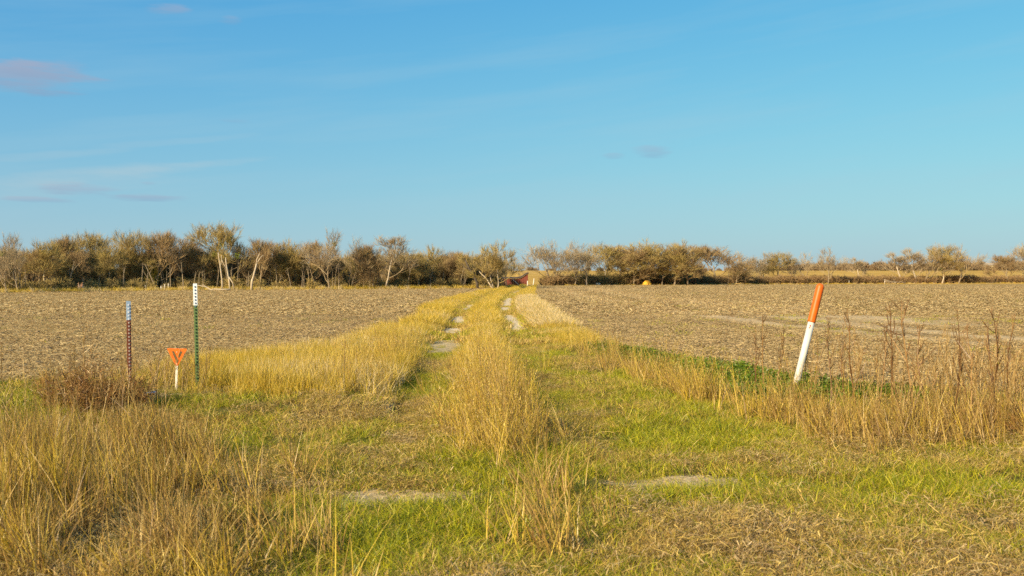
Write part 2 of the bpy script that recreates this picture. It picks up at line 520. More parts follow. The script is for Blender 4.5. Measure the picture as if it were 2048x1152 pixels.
# ------------------------------------------------------------------ tuft shapes
def blades(rng, n, r, h0, h1, w, lean=0.3, bend=0.3, segs=3, bias=(0, 0), heads=False, zmax=None, wtip=0.1):
    b = np.sqrt(rng.rand(n)) * r
    th = rng.rand(n) * 2 * np.pi
    bx, by = b * np.cos(th), b * np.sin(th)
    ph = rng.rand(n) * 2 * np.pi
    h = h0 + (h1 - h0) * rng.rand(n) ** 1.2
    ln = np.abs(rng.randn(n)) * lean
    bd = np.abs(rng.randn(n)) * bend
    dx, dy = np.cos(ph), np.sin(ph)
    fa = rng.rand(n) * np.pi * 2
    fx, fy = np.cos(fa), np.sin(fa)
    ww = w * (0.6 + 0.8 * rng.rand(n))
    V = []; F = []; A = []
    rnd = rng.rand(n)
    T = np.linspace(0, 1, segs + 1)
    for i in range(n):
        o = len(V)
        for k, t in enumerate(T):
            hor = ln[i] * t + bd[i] * t * t
            up = t * (1 - 0.35 * min(1.0, bd[i]) * t) / math.sqrt(1 + ln[i] ** 2)
            x = bx[i] + (dx[i] * hor + bias[0] * t) * h[i]
            y = by[i] + (dy[i] * hor + bias[1] * t) * h[i]
            z = h[i] * up - 0.01
            hw = ww[i] * 0.5 * max(wtip, 1 - t ** 1.5)
            if k == segs:
                V.append((x, y, z))
            else:
                V.append((x - fx[i] * hw, y - fy[i] * hw, z)); V.append((x + fx[i] * hw, y + fy[i] * hw, z))
        for k in range(segs - 1):
            a = o + 2 * k
            F.append((a, a + 1, a + 3, a + 2))
        a = o + 2 * (segs - 1)
        F.append((a, a + 1, a + 2))
        A += [rnd[i]] * (2 * segs + 1)
        if heads:
            tip = np.array(V[-1]); pre = np.array(V[-3])
            d = tip - pre
            for q in range(4):
                s = 0.3 + 0.18 * q
                c0 = pre + d * s
                an = rng.rand() * 6.28
                l = 0.026 * (0.5 + rng.rand())
                e = c0 + np.array([math.cos(an) * l * .45, math.sin(an) * l * .45, l])
                sd_ = np.array([-math.sin(an), math.cos(an), 0]) * w * .5
                o2 = len(V)
                V += [tuple(c0 - sd_), tuple(c0 + sd_), tuple(e)]
                F.append((o2, o2 + 1, o2 + 2))
                A += [rnd[i]] * 3
    return V, F, A


def lying(rng, n, r, l0, l1, w, z1):
    V = []; F = []; A = []
    for i in range(n):
        b = math.sqrt(rng.rand()) * r; th = rng.rand() * 6.283
        c = np.array([b * math.cos(th), b * math.sin(th), rng.rand() ** 1.5 * z1 + .004])
        a = rng.rand() * 6.283; l = l0 + (l1 - l0) * rng.rand()
        d = np.array([math.cos(a), math.sin(a), (rng.rand() - .4) * 0.55])
        s = np.array([-math.sin(a), math.cos(a), (rng.rand() - .5) * 1.2]) * w * (.6 + .8 * rng.rand()) * .5
        mid = c + np.array([(rng.rand() - .5) * .05, (rng.rand() - .5) * .05, .03 * rng.rand() * z1 / .1])
        o = len(V)
        p0, p1 = c - d * l / 2, c + d * l / 2
        p0[2] = max(p0[2], .002); p1[2] = max(p1[2], .002)
        V += [tuple(p0 - s), tuple(p0 + s), tuple(mid + s), tuple(mid - s), tuple(p1)]
        F += [(o, o + 1, o + 2, o + 3), (o + 3, o + 2, o + 4)]
        A += [rng.rand()] * 5
    return V, F, A


def leaves(rng, n, r, s0, s1, z1):
    V = []; F = []; A = []
    for i in range(n):
        b = math.sqrt(rng.rand()) * r; th = rng.rand() * 6.283
        z = z1 * rng.rand() * (1 - .6 * (b / r) ** 2)
        a = rng.rand() * 6.283; l = s0 + (s1 - s0) * rng.rand()
        M = Matrix.Rotation(a, 3, 'Z') @ Matrix.Rotation(rng.randn() * .5, 3, 'X') @ Matrix.Rotation(rng.randn() * .5, 3, 'Y')
        o = len(V)
        for p in ((-l, 0, 0), (0, -l * .45, l * .12), (l, 0, -.1 * l), (0, l * .45, l * .12)):
            q = M @ Vector(p)
            V.append((q.x + b * math.cos(th), q.y + b * math.sin(th), q.z + z + .02))
        F += [(o, o + 1, o + 2), (o, o + 2, o + 3)]
        A += [rng.rand()] * 4
    return V, F, A


def clod(rng, r):
    import bmesh
    bm = bmesh.new()
    bmesh.ops.create_icosphere(bm, subdivisions=1, radius=r)
    V = [(v.co.x * (.6 + .8 * rng.rand()), v.co.y * (.6 + .8 * rng.rand()), v.co.z * (.4 + .5 * rng.rand()) + .1 * r) for v in bm.verts]
    F = [[v.index for v in f.verts] for f in bm.faces]
    bm.free()
    return V, F, [rng.rand()] * len(V)


def variants(name, mat, parts):
    c = bpy.data.collections.new(name)
    for i, (V, F, A) in enumerate(parts):
        me = mesh(f'{name}_{i}', V, F, [mat], {'rnd': A})
        c.objects.link(bpy.data.objects.new(f'{name}_{i:02d}', me))
    return c


def scatter(name, coll, pts, rz, scl, dry=None, tilt=0.0, seed=0, label=None, cat=None):
    """one stuff object that instances the shapes of coll on points"""
    rng = np.random.RandomState(seed + 99)
    n = len(pts)
    me = bpy.data.meshes.new(name)
    me.vertices.add(n); me.vertices.foreach_set('co', np.asarray(pts, np.float32).ravel())
    rot = np.zeros((n, 3)); rot[:, 2] = rz if rz is not None else rng.rand(n) * 6.283
    rot[:, :2] = rng.randn(n, 2) * tilt
    a = me.attributes.new('rot', 'FLOAT_VECTOR', 'POINT'); a.data.foreach_set('vector', rot.astype(np.float32).ravel())
    sc = np.asarray(scl, float)
    if sc.ndim == 1: sc = np.repeat(sc[:, None], 3, 1)
    a = me.attributes.new('scl', 'FLOAT_VECTOR', 'POINT'); a.data.foreach_set('vector', sc.astype(np.float32).ravel())
    a = me.attributes.new('idx', 'INT', 'POINT'); a.data.foreach_set('value', rng.randint(0, len(coll.objects), n).astype(np.int32))
    a = me.attributes.new('dry', 'FLOAT', 'POINT'); a.data.foreach_set('value', np.asarray(dry if dry is not None else np.zeros(n), np.float32))
    o = link(bpy.data.objects.new(name, me))
    g = bpy.data.node_groups.new(name + ' scatter', 'GeometryNodeTree')
    g.interface.new_socket('Geometry', in_out='INPUT', socket_type='NodeSocketGeometry')
    g.interface.new_socket('Geometry', in_out='OUTPUT', socket_type='NodeSocketGeometry')
    gi = g.nodes.new('NodeGroupInput'); go = g.nodes.new('NodeGroupOutput')
    ci = g.nodes.new('GeometryNodeCollectionInfo'); ci.inputs[0].default_value = coll
    ci.inputs['Separate Children'].default_value = True; ci.inputs['Reset Children'].default_value = True
    ip = g.nodes.new('GeometryNodeInstanceOnPoints')
    ip.inputs['Pick Instance'].default_value = True

    def na(nm, ty):
        k = g.nodes.new('GeometryNodeInputNamedAttribute'); k.data_type = ty; k.inputs[0].default_value = nm
        return k.outputs[0]
    L = g.links.new
    L(gi.outputs[0], ip.inputs['Points']); L(ci.outputs[0], ip.inputs['Instance'])
    L(na('idx', 'INT'), ip.inputs['Instance Index']); L(na('rot', 'FLOAT_VECTOR'), ip.inputs['Rotation']); L(na('scl', 'FLOAT_VECTOR'), ip.inputs['Scale'])
    L(ip.outputs[0], go.inputs[0])
    md = o.modifiers.new('scatter', 'NODES'); md.node_group = g
    return tag(o, label, cat, kind='stuff')


rs = lambda k: np.random.RandomState(k)
C_LAWN = variants('lawn', M_LAWN, [blades(rs(i), 62, .15, .02, .14, .0052, .9, .9) for i in range(6)])
C_LAWNF = variants('lawn_far', M_LAWN, [blades(rs(10 + i), 40, .28, .04, .14, .014, .8, .5, 2) for i in range(4)])
C_THATCH = variants('thatch', M_THATCH, [lying(rs(20 + i), 120, .26, .03, .14, .0040, .10) for i in range(6)])
C_TALL = variants('tall', M_TALL, [blades(rs(30 + i), 18, .11, .30, .90, .0072, .20, .20, 4, (-.17, 0), True, wtip=.25) for i in range(8)])
C_REED = variants('reed', M_TALL, [blades(rs(130 + i), 14, .10, .35, 1.0, .0085, .16, .16, 4, (-.15, 0), False, wtip=.2) for i in range(8)])
C_GOLD = variants('gold', M_GOLD, [blades(rs(40 + i), 60, .18, .18, .56, .007, .30, .35, 4) for i in range(5)])
C_GOLDF = variants('gold_far', M_GOLD, [blades(rs(50 + i), 46, .36, .2, .55, .022, .30, .35, 3) for i in range(4)])
C_COVER = variants('cover', M_COVER, [leaves(rs(60 + i), 70, .26, .016, .036, .15) for i in range(4)])
C_RES = variants('residue', M_RESID, [lying(rs(70 + i), 22, .30, .03, .14, .010, .03) for i in range(5)])
C_RESF = variants('residue_far', M_RESID, [lying(rs(76 + i), 16, .6, .06, .20, .024, .05) for i in range(4)])
M_CLOD = simple('dark clods', (.10, .072, .045), (.30, .215, .12), 9.0, 1.0, .6, spec=.05)
C_CLOD = variants('clod', M_CLOD, [clod(rs(80 + i), .05) for i in range(6)])


def sample(n, y0, y1, power, seed, margin=2.5, accept=None, x0=None, x1=None):
    rng = np.random.RandomState(seed)
    u = rng.rand(n)
    yy = np.linspace(y0, y1, 2000)
    wdt = (0.53 * yy + margin) if x0 is None else np.ones_like(yy)
    cdf = np.cumsum(wdt * yy ** -power); cdf = (cdf - cdf[0]) / (cdf[-1] - cdf[0])
    y = np.interp(u, cdf, yy)
    if x0 is None:
        x = (rng.rand(n) * 2 - 1) * (0.53 * y + margin)
    else:
        x = x0 + (x1 - x0) * rng.rand(n)
    if accept is not None:
        k = rng.rand(n) < accept(x, y)
        x, y = x[k], y[k]
    return x, y


def pts(x, y, dz=0.0):
    return np.stack([x, y, hz(x, y) + dz], 1)


# ---- where each kind of vegetation grows
def chalk(x, y):
    """pale stony stretches of the two ruts far down the track"""
    r = rut_mask(x, y)
    right = x > CX(y)
    g = np.where(right, sstep(.36, .50, vnoise(y * .40 + 2.2, x * .5 + 3.3)), sstep(.50, .62, vnoise(y * .25 + 7.7, x * .5 + 9.1)))
    g = 1.15 * g * (.68 + .45 * sstep(.35, .55, fbm(x * 3.0, y * 1.2 + 4, 3)))
    return r * np.where(y > 27, np.maximum(g, .15), 0.05)


def dryness(x, y):
    n = fbm(x * .55 + 31, y * .55, 4)
    d = .50 + (n - .5) * 1.5 + (fbm(x * 2.2 + 3, y * 2.2, 3) - .5) * 1.3
    g = lambda cx, cy, sx, sy: np.exp(-((x - cx) / sx) ** 2 - ((y - cy) / sy) ** 2)
    d = d - .45 * g(2.6, 16.5, 1.1, 5) - .35 * g(-.9, 7.6, 1.3, .9) - .35 * g(-1.6, 11, 1.0, 1.5) - .3 * g(1.7, 12, .7, 2.5) - .3 * g(3.5, 9.5, 1.4, 1.0) - .3 * g(-2.5, 7.5, .6, 1.0)
    d = d + .14 * g(3.8, 7.2, 1.6, .8) + .40 * g(-3.2, 14, 1.6, 1.4) + .35 * g(-1.4, 14, .4, 2.2) + .3 * g(1.2, 8.2, .8, .5)
    return np.clip(d, .08, .97)


clear = lambda x, y: 1 - np.exp(-(((x + 5.60) / .24) ** 2 + ((y - 15.25) / .42) ** 2) ** 2)     # thin spot where the bottle lies
ver = lambda x, y: verge_mask(x, y) * clear(x, y)
strip = lambda x, y: np.exp(-((x - CX(y)) / .50) ** 4)


def corner(x, y):
    """tall dry grass on the roadside, left"""
    edge = np.interp(y, [5, 6.7, 8.9, 11.3, 12.0], [-1.5, -1.75, -2.2, -3.3, -4.3])
    return sstep(-.5, .45, edge - x + (fbm(x * 1.1, y * 1.1 + 8) - .5) * 1.4) * (1 - sstep(11.3, 12.2, y))


def bank_left(x, y):
    e = CX(y) - RUT - .45
    inner = sstep(-.25, .25, e - x) * np.where(y < 19.5, .07 + .93 * sstep(-5.4, -4.3, x), 1)
    return inner * ver(x, y) * sstep(15.6, 17.0, y + (fbm(x, y * .3) - .5) * 2.0)


# lawn
x, y = sample(56000, 5.0, 34.0, 1.1, 1, 2.0, lambda x, y: ver(x, y) * (.22 + .78 * sstep(.36, .56, fbm(x * 2.6 + 1, y * 2.6, 3))) * (1 - bare(x, y)) * (1 - .9 * chalk(x, y)) * (1 - .55 * corner(x, y)))
sc = (.65 + .7 * np.random.RandomState(3).rand(len(x)) + .3 * fbm(x * .9, y * .9)) * (1 - .30 * rut_mask(x, y) * sstep(9, 12, y))
scatter('lawn_grass', C_LAWN, pts(x, y), None, sc, dryness(x, y), .05, 1, 'short green and straw-coloured grass over the track entrance', 'grass')
x, y = sample(26000, 13.0, 40.0, .8, 44, 0, lambda x, y: ver(x, y) * rut_mask(x, y) * (1 - .85 * bare(x, y)) * (1 - chalk(x, y)) * (.35 + .65 * sstep(.36, .52, fbm(x * 1.7 + 5, y * .8))), -3.4, 2.6)
scatter('lawn_grass', C_LAWN, pts(x, y), None, .55 + .45 * np.random.RandomState(45).rand(len(x)), np.clip(dryness(x, y) - .10, 0, 1), .05, 35, 'short green turf growing in the near wheel ruts', 'grass')
x, y = sample(34000, 30.0, 205.0, 1.3, 2, 0.0, lambda x, y: ver(x, y) * (1 - np.clip(1.3 * chalk(x, y), 0, 1)), -5.6, 4.8)
scatter('lawn_grass', C_LAWNF, pts(x, y), None, 1.0 + .7 * np.random.RandomState(5).rand(len(x)), np.clip(dryness(x, y) + .15, 0, 1), .05, 2, 'low yellowing grass along the far part of the track', 'grass')
# thatch of fallen straw
x, y = sample(16000, 5.0, 26.0, 1.0, 4, 2.0, lambda x, y: ver(x, y) * (1 - .9 * bare(x, y)) * np.clip(dryness(x, y) * 1.0 - .47 + .22 * corner(x, y) + .9 * np.exp(-((y - 13.0) / 1.6) ** 2) * sstep(3.2, 4.4, x), 0, 1))
scatter('fallen_straw', C_THATCH, pts(x, y), None, .6 + .8 * np.random.RandomState(6).rand(len(x)), np.random.RandomState(7).rand(len(x)), .10, 3, 'matted dead straw lying over the verge', 'straw')

# golden grass: left bank, centre strip beyond, right verge beyond
def gold_d(x, y):
    r = XR(y)
    right = sstep(-1.3, -.7, x - r) * sstep(26, 30, y) * (x < r + .4)
    s = strip(x, y) * (sstep(16, 21, y) + .34 * sstep(10.5, 12.5, y) * (1 - sstep(16, 21, y)))
    return np.clip(np.maximum.reduce([bank_left(x, y), s, right]), 0, 1) * (1 - rut_mask(x, y) * .97)


def near_rut(x, y):
    d = np.minimum(np.abs(x - CX(y) - RUT), np.abs(x - CX(y) + RUT))
    return .42 + .58 * sstep(.55, 1.15, d)


x, y = sample(28000, 10.5, 42.0, 1.4, 8, 0, lambda x, y: gold_d(x, y) * (.35 + .65 * sstep(.35, .55, fbm(x * .8 + 3, y * .5))), -12, 6)
h = (.62 + .45 * np.random.RandomState(9).rand(len(x))) * (.75 + .6 * fbm(x * .4, y * .25 + 5)) * np.where(x > CX(y) + 1, .7, 1.0) * np.where(y > 24, near_rut(x, y), 1) * np.where(y < 16, .7, 1)
scatter('golden_grass', C_GOLD, pts(x, y), None, np.stack([np.sqrt(h), np.sqrt(h), h], 1), np.clip((fbm(x * .5, y * .5) - .4) * 1.2, 0, .8), .08, 4, 'knee-high golden grass beside and between the wheel ruts', 'grass')
x, y = sample(30000, 38.0, 215.0, 1.5, 10, 0, gold_d, -6.5, 6)
h = (.65 + .5 * np.random.RandomState(11).rand(len(x))) * (.5 + .8 * fbm(x * .3, y * .08 + 5)) * near_rut(x, y)
pale = np.where((x > CX(y) + 1.75 + .5 * fbm(x, y * .2)) & (y < 95), .35 + .6 * np.random.RandomState(12).rand(len(x)), np.clip((fbm(x * .5, y * .2) - .5), 0, .5))
scatter('golden_grass', C_GOLDF, pts(x, y), None, np.stack([np.sqrt(h), np.sqrt(h), h], 1), pale, .08, 5, 'golden grass ridges running up the far track', 'grass')


# tall straw
def tall_d(x, y):
    cl = np.clip(corner(x, y), 0, 1) * (.07 + .85 * sstep(.46, .60, fbm(x * 1.7 + 5, y * 1.7)))
    tuft = np.exp(-(((x - CX(y) - .02) / (.34 + .40 * fbm(x * .3, y * .8, 2))) ** 2)) * sstep(9.8, 11.6, y + (fbm(x * 2, y * .0 + 3) - .5) * 1.6) * (1 - sstep(19, 24, y)) * .46 * (.35 + .65 * sstep(.40, .56, fbm(x * .9 + 2, y * .45 + 6)))
    tuft2 = np.exp(-((x - .32) / .26) ** 2) * sstep(6.3, 6.9, y) * (1 - sstep(9.2, 10.0, y)) * .08
    lx = np.interp(y, [12, 12.5, 13.4, 16, 20, 27], [7.5, 6.3, 3.9, 3.0, 2.55, 2.1])
    ry = np.exp(-((x - lx) / .38) ** 2) * sstep(12.0, 12.8, y) * (1 - sstep(25, 29, y)) * (.12 + .35 * sstep(.45, .6, fbm(x * 1.2, y * 1.2 + 7)))
    ry2 = (x > 3.6) * np.exp(-((y - 12.6) / .9) ** 2) * .13
    bk = bank_left(x, y) * .20 * (1 - sstep(24, 30, y))
    return np.clip(np.maximum.reduce([cl, tuft, tuft2, ry, ry2, bk]), 0, 1)


x, y = sample(46000, 5.2, 30.0, .9, 12, 1.5, lambda x, y: tall_d(x, y) * ((y > 9.8) & (x > -3.2)) * (.15 + .85 * sstep(.30, .55, fbm(x * 2.3, y * 2.3 + 2))))
h = (.65 + .5 * np.random.RandomState(13).rand(len(x)))
tf = (np.abs(x - CX(y)) < .9) & (y > 10) & (y < 22)
h = h * np.where(tf, (.62 + .68 * np.exp(-((x - CX(y)) / .38) ** 2)) * (.55 + .85 * fbm(x * 1.6, y * 1.1 + 4, 2)) * (.6 + .4 * sstep(10.3, 12.0, y)) * .98, 1.0)
h = h * np.where(corner(x, y) > .4, .66 + .42 * sstep(-2.5, -5, x) - .45 * (1 - sstep(5.6, 8.0, y)), 1.0) * np.where((np.abs(x - .32) < .5) & (y < 9.8), .75, 1.0)
scatter('tall_dry_grass', C_TALL, pts(x, y), np.random.RandomState(14).randn(len(x)) * .8, np.stack([np.ones_like(h), np.ones_like(h), h], 1), np.clip(.55 - np.abs(x - CX(y)) * .0 + (fbm(x, y) - .5), 0, 1) * np.where(np.abs(x - CX(y)) < .8, .95, .8), .10, 6, 'tall dry stems with seed heads on the roadside and crown of track', 'grass')


x, y = sample(46000, 5.2, 14.5, .9, 15, 1.5, lambda x, y: tall_d(x, y) * ((y <= 9.8) | (x <= -3.2) | (x > 2)) * (.08 + .92 * sstep(.38, .58, fbm(x * 2.6, y * 2.6 + 2))) * .95)
h = (.55 + .65 * np.random.RandomState(16).rand(len(x))) * (.7 + .6 * fbm(x * .9, y * .9 + 11)) * .86
h = h * np.where(corner(x, y) > .3, .72 + .42 * sstep(-2.5, -5, x) - .35 * (1 - sstep(5.6, 7.5, y)), .9)
scatter('tall_dry_grass', C_REED, pts(x, y), np.random.RandomState(17).randn(len(x)) * 1.0, np.stack([np.ones_like(h), np.ones_like(h), h], 1), np.clip(.33 + 1.6 * (fbm(x * .8, y * .8) - .5), 0, 1), .13, 33, 'tall coarse dry stems crowding the roadside corner', 'grass')


# green cover right
def cover_d(x, y):
    lx = np.interp(y, [15.5, 18, 22, 26, 28], [5.6, 4.7, 3.9, 2.9, 2.4])
    return np.exp(-((x - lx) / np.interp(y, [16, 20, 28], [1.5, .85, .45])) ** 4) * sstep(15.4, 16.4, y) * (1 - sstep(26.5, 28.5, y))


x, y = sample(5200, 15, 29, .2, 14, 0, lambda x, y: cover_d(x, y) * sstep(.28, .48, fbm(x * 1.4, y * 1.0 + 3)), 1.5, 9)
scatter('ground_cover', C_COVER, pts(x, y), None, .8 + .6 * np.random.RandomState(15).rand(len(x)), None, .1, 7, 'dark green leafy ground cover between verge and field', 'ground cover')

# straw and grit lying on the worn patches
x, y = sample(3600, 7.5, 30, .9, 40, 0, lambda x, y: np.clip(np.maximum(bare(x, y) * .8, .5 * chalk(x, y)), 0, 1) * (1 - mud(x, y)), -3.5, 3.2)
scatter('crop_residue', C_RES, pts(x, y, .01), None, .35 + .4 * np.random.RandomState(41).rand(len(x)), None, .1, 34, 'broken straw lying on the worn patches of the track', 'straw')

# field: clods, straw, seedlings
fld = lambda x, y: 1.0 - ver(x, y)
x, y = sample(60000, 15, 75, 1.5, 16, 3.0, lambda x, y: fld(x, y) * (.25 + .75 * sstep(.35, .6, fbm(x * .5, y * .4))) * (1 - np.clip(2 * np.abs(lane_mask(x, y)), 0, .95)))
scatter('soil_clods', C_CLOD, pts(x, y), None, (.35 + 1.2 * np.random.RandomState(17).rand(len(x)) ** 2) * np.interp(y, [15, 75], [.85, 1.2]), None, .3, 8, 'loose grey-brown soil clods on the bare fields', 'soil')
x, y = sample(60000, 15, 60, 1.4, 18, 3.0, lambda x, y: fld(x, y) * (1 - np.clip(2 * np.abs(lane_mask(x, y)), 0, .9)))
scatter('crop_residue', C_RES, pts(x, y, .015), None, .7 + .7 * np.random.RandomState(19).rand(len(x)), None, .1, 9, 'chopped pale straw scattered over the bare fields', 'straw')
x, y = sample(60000, 50, 220, 1.5, 20, 3.0, lambda x, y: fld(x, y))
scatter('crop_residue', C_RESF, pts(x, y, .02), None, .7 + .8 * np.random.RandomState(21).rand(len(x)), None, .1, 10, 'pale straw flecks over the far fields', 'straw')
x, y = sample(9000, 18, 120, 1.2, 22, 3.0, lambda x, y: fld(x, y) * np.clip(sstep(.50, .62, fbm(x * .9 + 4, y * .35)) * np.where(x > 0, .8 * sstep(2, 5, x), .2) * (.25 + .75 * np.exp(-((y - 50) / 30) ** 2)) , 0, 1))
scatter('field_seedlings', C_LAWNF, pts(x, y), None, .7 + .8 * np.random.RandomState(23).rand(len(x)), .10 * np.ones(len(x)), .05, 11, 'scattered small green weeds sprouting in the fields', 'weeds')


# ------------------------------------------------------------------ trees
def grow_tree(seed, trunk=2.0, limbs=5, L0=2.4, spread=.75, lean=(0, 0), depth=4, twigs=9, up=.15, multi=1, twl=(.5, 1.15), tww=.022, r0=.17):
    """returns (trunk MB, crown MB): trunk and main limbs / fine branches and twigs"""
    rng = random.Random(seed)
    T, Cn = MB(), MB()
    G = lambda s: Vector((rng.gauss(0, s), rng.gauss(0, s), rng.gauss(0, s)))

    def tw(p, d, n):
        for _ in range(n):
            dd = (d + G(.30) + Vector((0, 0, .26))).normalized()
            l = rng.uniform(*twl)
            s = dd.cross(G(1)).normalized() * tww * .5 * rng.uniform(.6, 1.4)
            m = p + dd * l * .5 + G(.03)
            e = p + dd * l + G(.06)
            Cn.add([p - s, p + s, m + s * .7, m - s * .7, e], [(0, 1, 2, 3), (3, 2, 4)])
            if rng.random() < .7:
                d2 = (dd + G(.6)).normalized(); s2 = s * .6
                Cn.add([m - s2, m + s2, m + d2 * l * .55], [(0, 1, 2)])

    def grow(p, d, L, r, lev):
        nseg = 6 if lev == 0 else (4 if lev < 2 else 3)
        pp = [p]; rr = [r]
        nodes = []
        for i in range(nseg):
            d = (d + G(.13 if lev < 2 else .2) + Vector((0, 0, up if lev > 0 else .03))).normalized()
            p = p + d * (L / nseg)
            pp.append(p); rr.append(max((.02, .02, .02, .016, .011)[lev], r * (1 - .5 * (i + 1) / nseg)))
            nodes.append((p, d))
        (T if lev == 0 else Cn).tube(pp, rr, (7, 5, 3, 3, 3)[lev], lev < 1)
        if lev >= depth:
            for q, dd in nodes:
                tw(q, dd, twigs // 3 + (rng.random() < .5 + .3 * (twigs % 3 > 0)))
            return
        a0 = rng.uniform(0, 6.28)
        if lev == 0:
            for k in range(limbs):
                f = (k + .5) / limbs
                i_ = min(nseg - 1, 1 + int(f * (nseg - 1)))
                q, dd = nodes[i_]
                ax = dd.orthogonal().normalized()
                ax.rotate(Matrix.Rotation(a0 + k * 2.4 + rng.uniform(-.4, .4), 3, dd))
                ang = (1.15 - .75 * f) * spread * rng.uniform(.8, 1.15)
                nd_ = dd.copy(); nd_.rotate(Matrix.Rotation(ang, 3, ax))
                grow(q, nd_, L0 * rng.uniform(.75, 1.1), rr[i_ + 1] * rng.uniform(.42, .62), 1)
        else:
            ks = 5 if lev == 1 else (4 if lev < 3 else 3)
            for k in range(ks):
                q, dd = nodes[max(0, nseg - 1 - k // 2) if nseg > 2 else -1]
                ax = dd.orthogonal().normalized()
                ax.rotate(Matrix.Rotation(a0 + k * 2.4 + rng.uniform(-.5, .5), 3, dd))
                ang = rng.uniform(.4, .95) * spread if k else rng.uniform(.05, .3)
                nd_ = dd.copy(); nd_.rotate(Matrix.Rotation(ang, 3, ax))
                grow(q, nd_, L * rng.uniform(.52, .78), r * .5 * rng.uniform(.8, 1.1), lev + 1)
        if lev > 1:
            tw(nodes[-1][0], nodes[-1][1], 3)

    for k in range(multi):
        a = rng.uniform(0, 6.28)
        off = .35 * (multi > 1)
        grow(Vector((off * math.cos(a), off * math.sin(a), -.15)), Vector((lean[0] + off * 1.0 * math.cos(a), lean[1] + off * math.sin(a), 1)).normalized(), trunk * rng.uniform(.85, 1.15), r0 * (1 if multi == 1 else .7), 0)
    return T, Cn


KINDS = {}


def kind(name, tb, cm, **kw):
    T, Cn = grow_tree(**kw)
    V = np.array(Cn.V)
    top = np.percentile(V[:, 2], 98.5)
    cx = np.median(V[:, 0])
    wid = np.percentile(V[:, 0], 98) - np.percentile(V[:, 0], 2)
    tm = mesh(name + ' trunk', T.V, T.F, [tb], None, True)
    cmsh = mesh(name + ' crown', Cn.V, Cn.F, [cm])
    KINDS[name] = (tm, cmsh, top, wid, cx)


kind('round', M_BARK, M_TWIG, seed=1, trunk=3.6, limbs=8, L0=2.0, spread=1.0, twigs=8)
kind('round2', M_BARK, M_TWIGO, seed=2, trunk=3.8, limbs=8, L0=2.1, spread=1.0, twigs=8)
kind('vase', M_BARK, M_TWIGG, seed=3, trunk=3.2, limbs=6, L0=2.3, spread=.85, twigs=4, tww=.020)
kind('vase2', M_BARK, M_TWIGG, seed=14, trunk=3.4, limbs=6, L0=2.3, spread=.9, twigs=4, tww=.020)
kind('dense', M_BARK, M_TWIGO, seed=5, trunk=3.0, limbs=9, L0=2.0, spread=1.05, twigs=10)
kind('dense2', M_BARK, M_TWIG, seed=6, trunk=3.0, limbs=9, L0=1.9, spread=1.05, twigs=10)
kind('multi', M_PALEBARK, M_TWIGO, seed=7, trunk=3.6, limbs=5, L0=1.9, spread=.9, multi=3, depth=3, twigs=15)
kind('pale', M_PALEBARK, M_TWIGG, seed=8, trunk=5.6, limbs=6, L0=1.7, spread=.85, twigs=4, tww=.022, r0=.15)
kind('paleolive', M_PALEBARK, M_TWIGO, seed=9, trunk=3.6, limbs=7, L0=1.9, spread=.95, r0=.15)
kind('dark', M_DARKBARK, M_TWIG, seed=10, trunk=4.2, limbs=7, L0=1.9, spread=.9)
kind('lean', M_PALEBARK, M_TWIGG, seed=11, trunk=4.2, limbs=5, L0=1.7, spread=.8, lean=(-.34, 0), twigs=5)
kind('leanleft', M_BARK, M_TWIGG, seed=12, trunk=3.4, limbs=7, L0=2.4, spread=.95, lean=(-.45, .1), twigs=3)

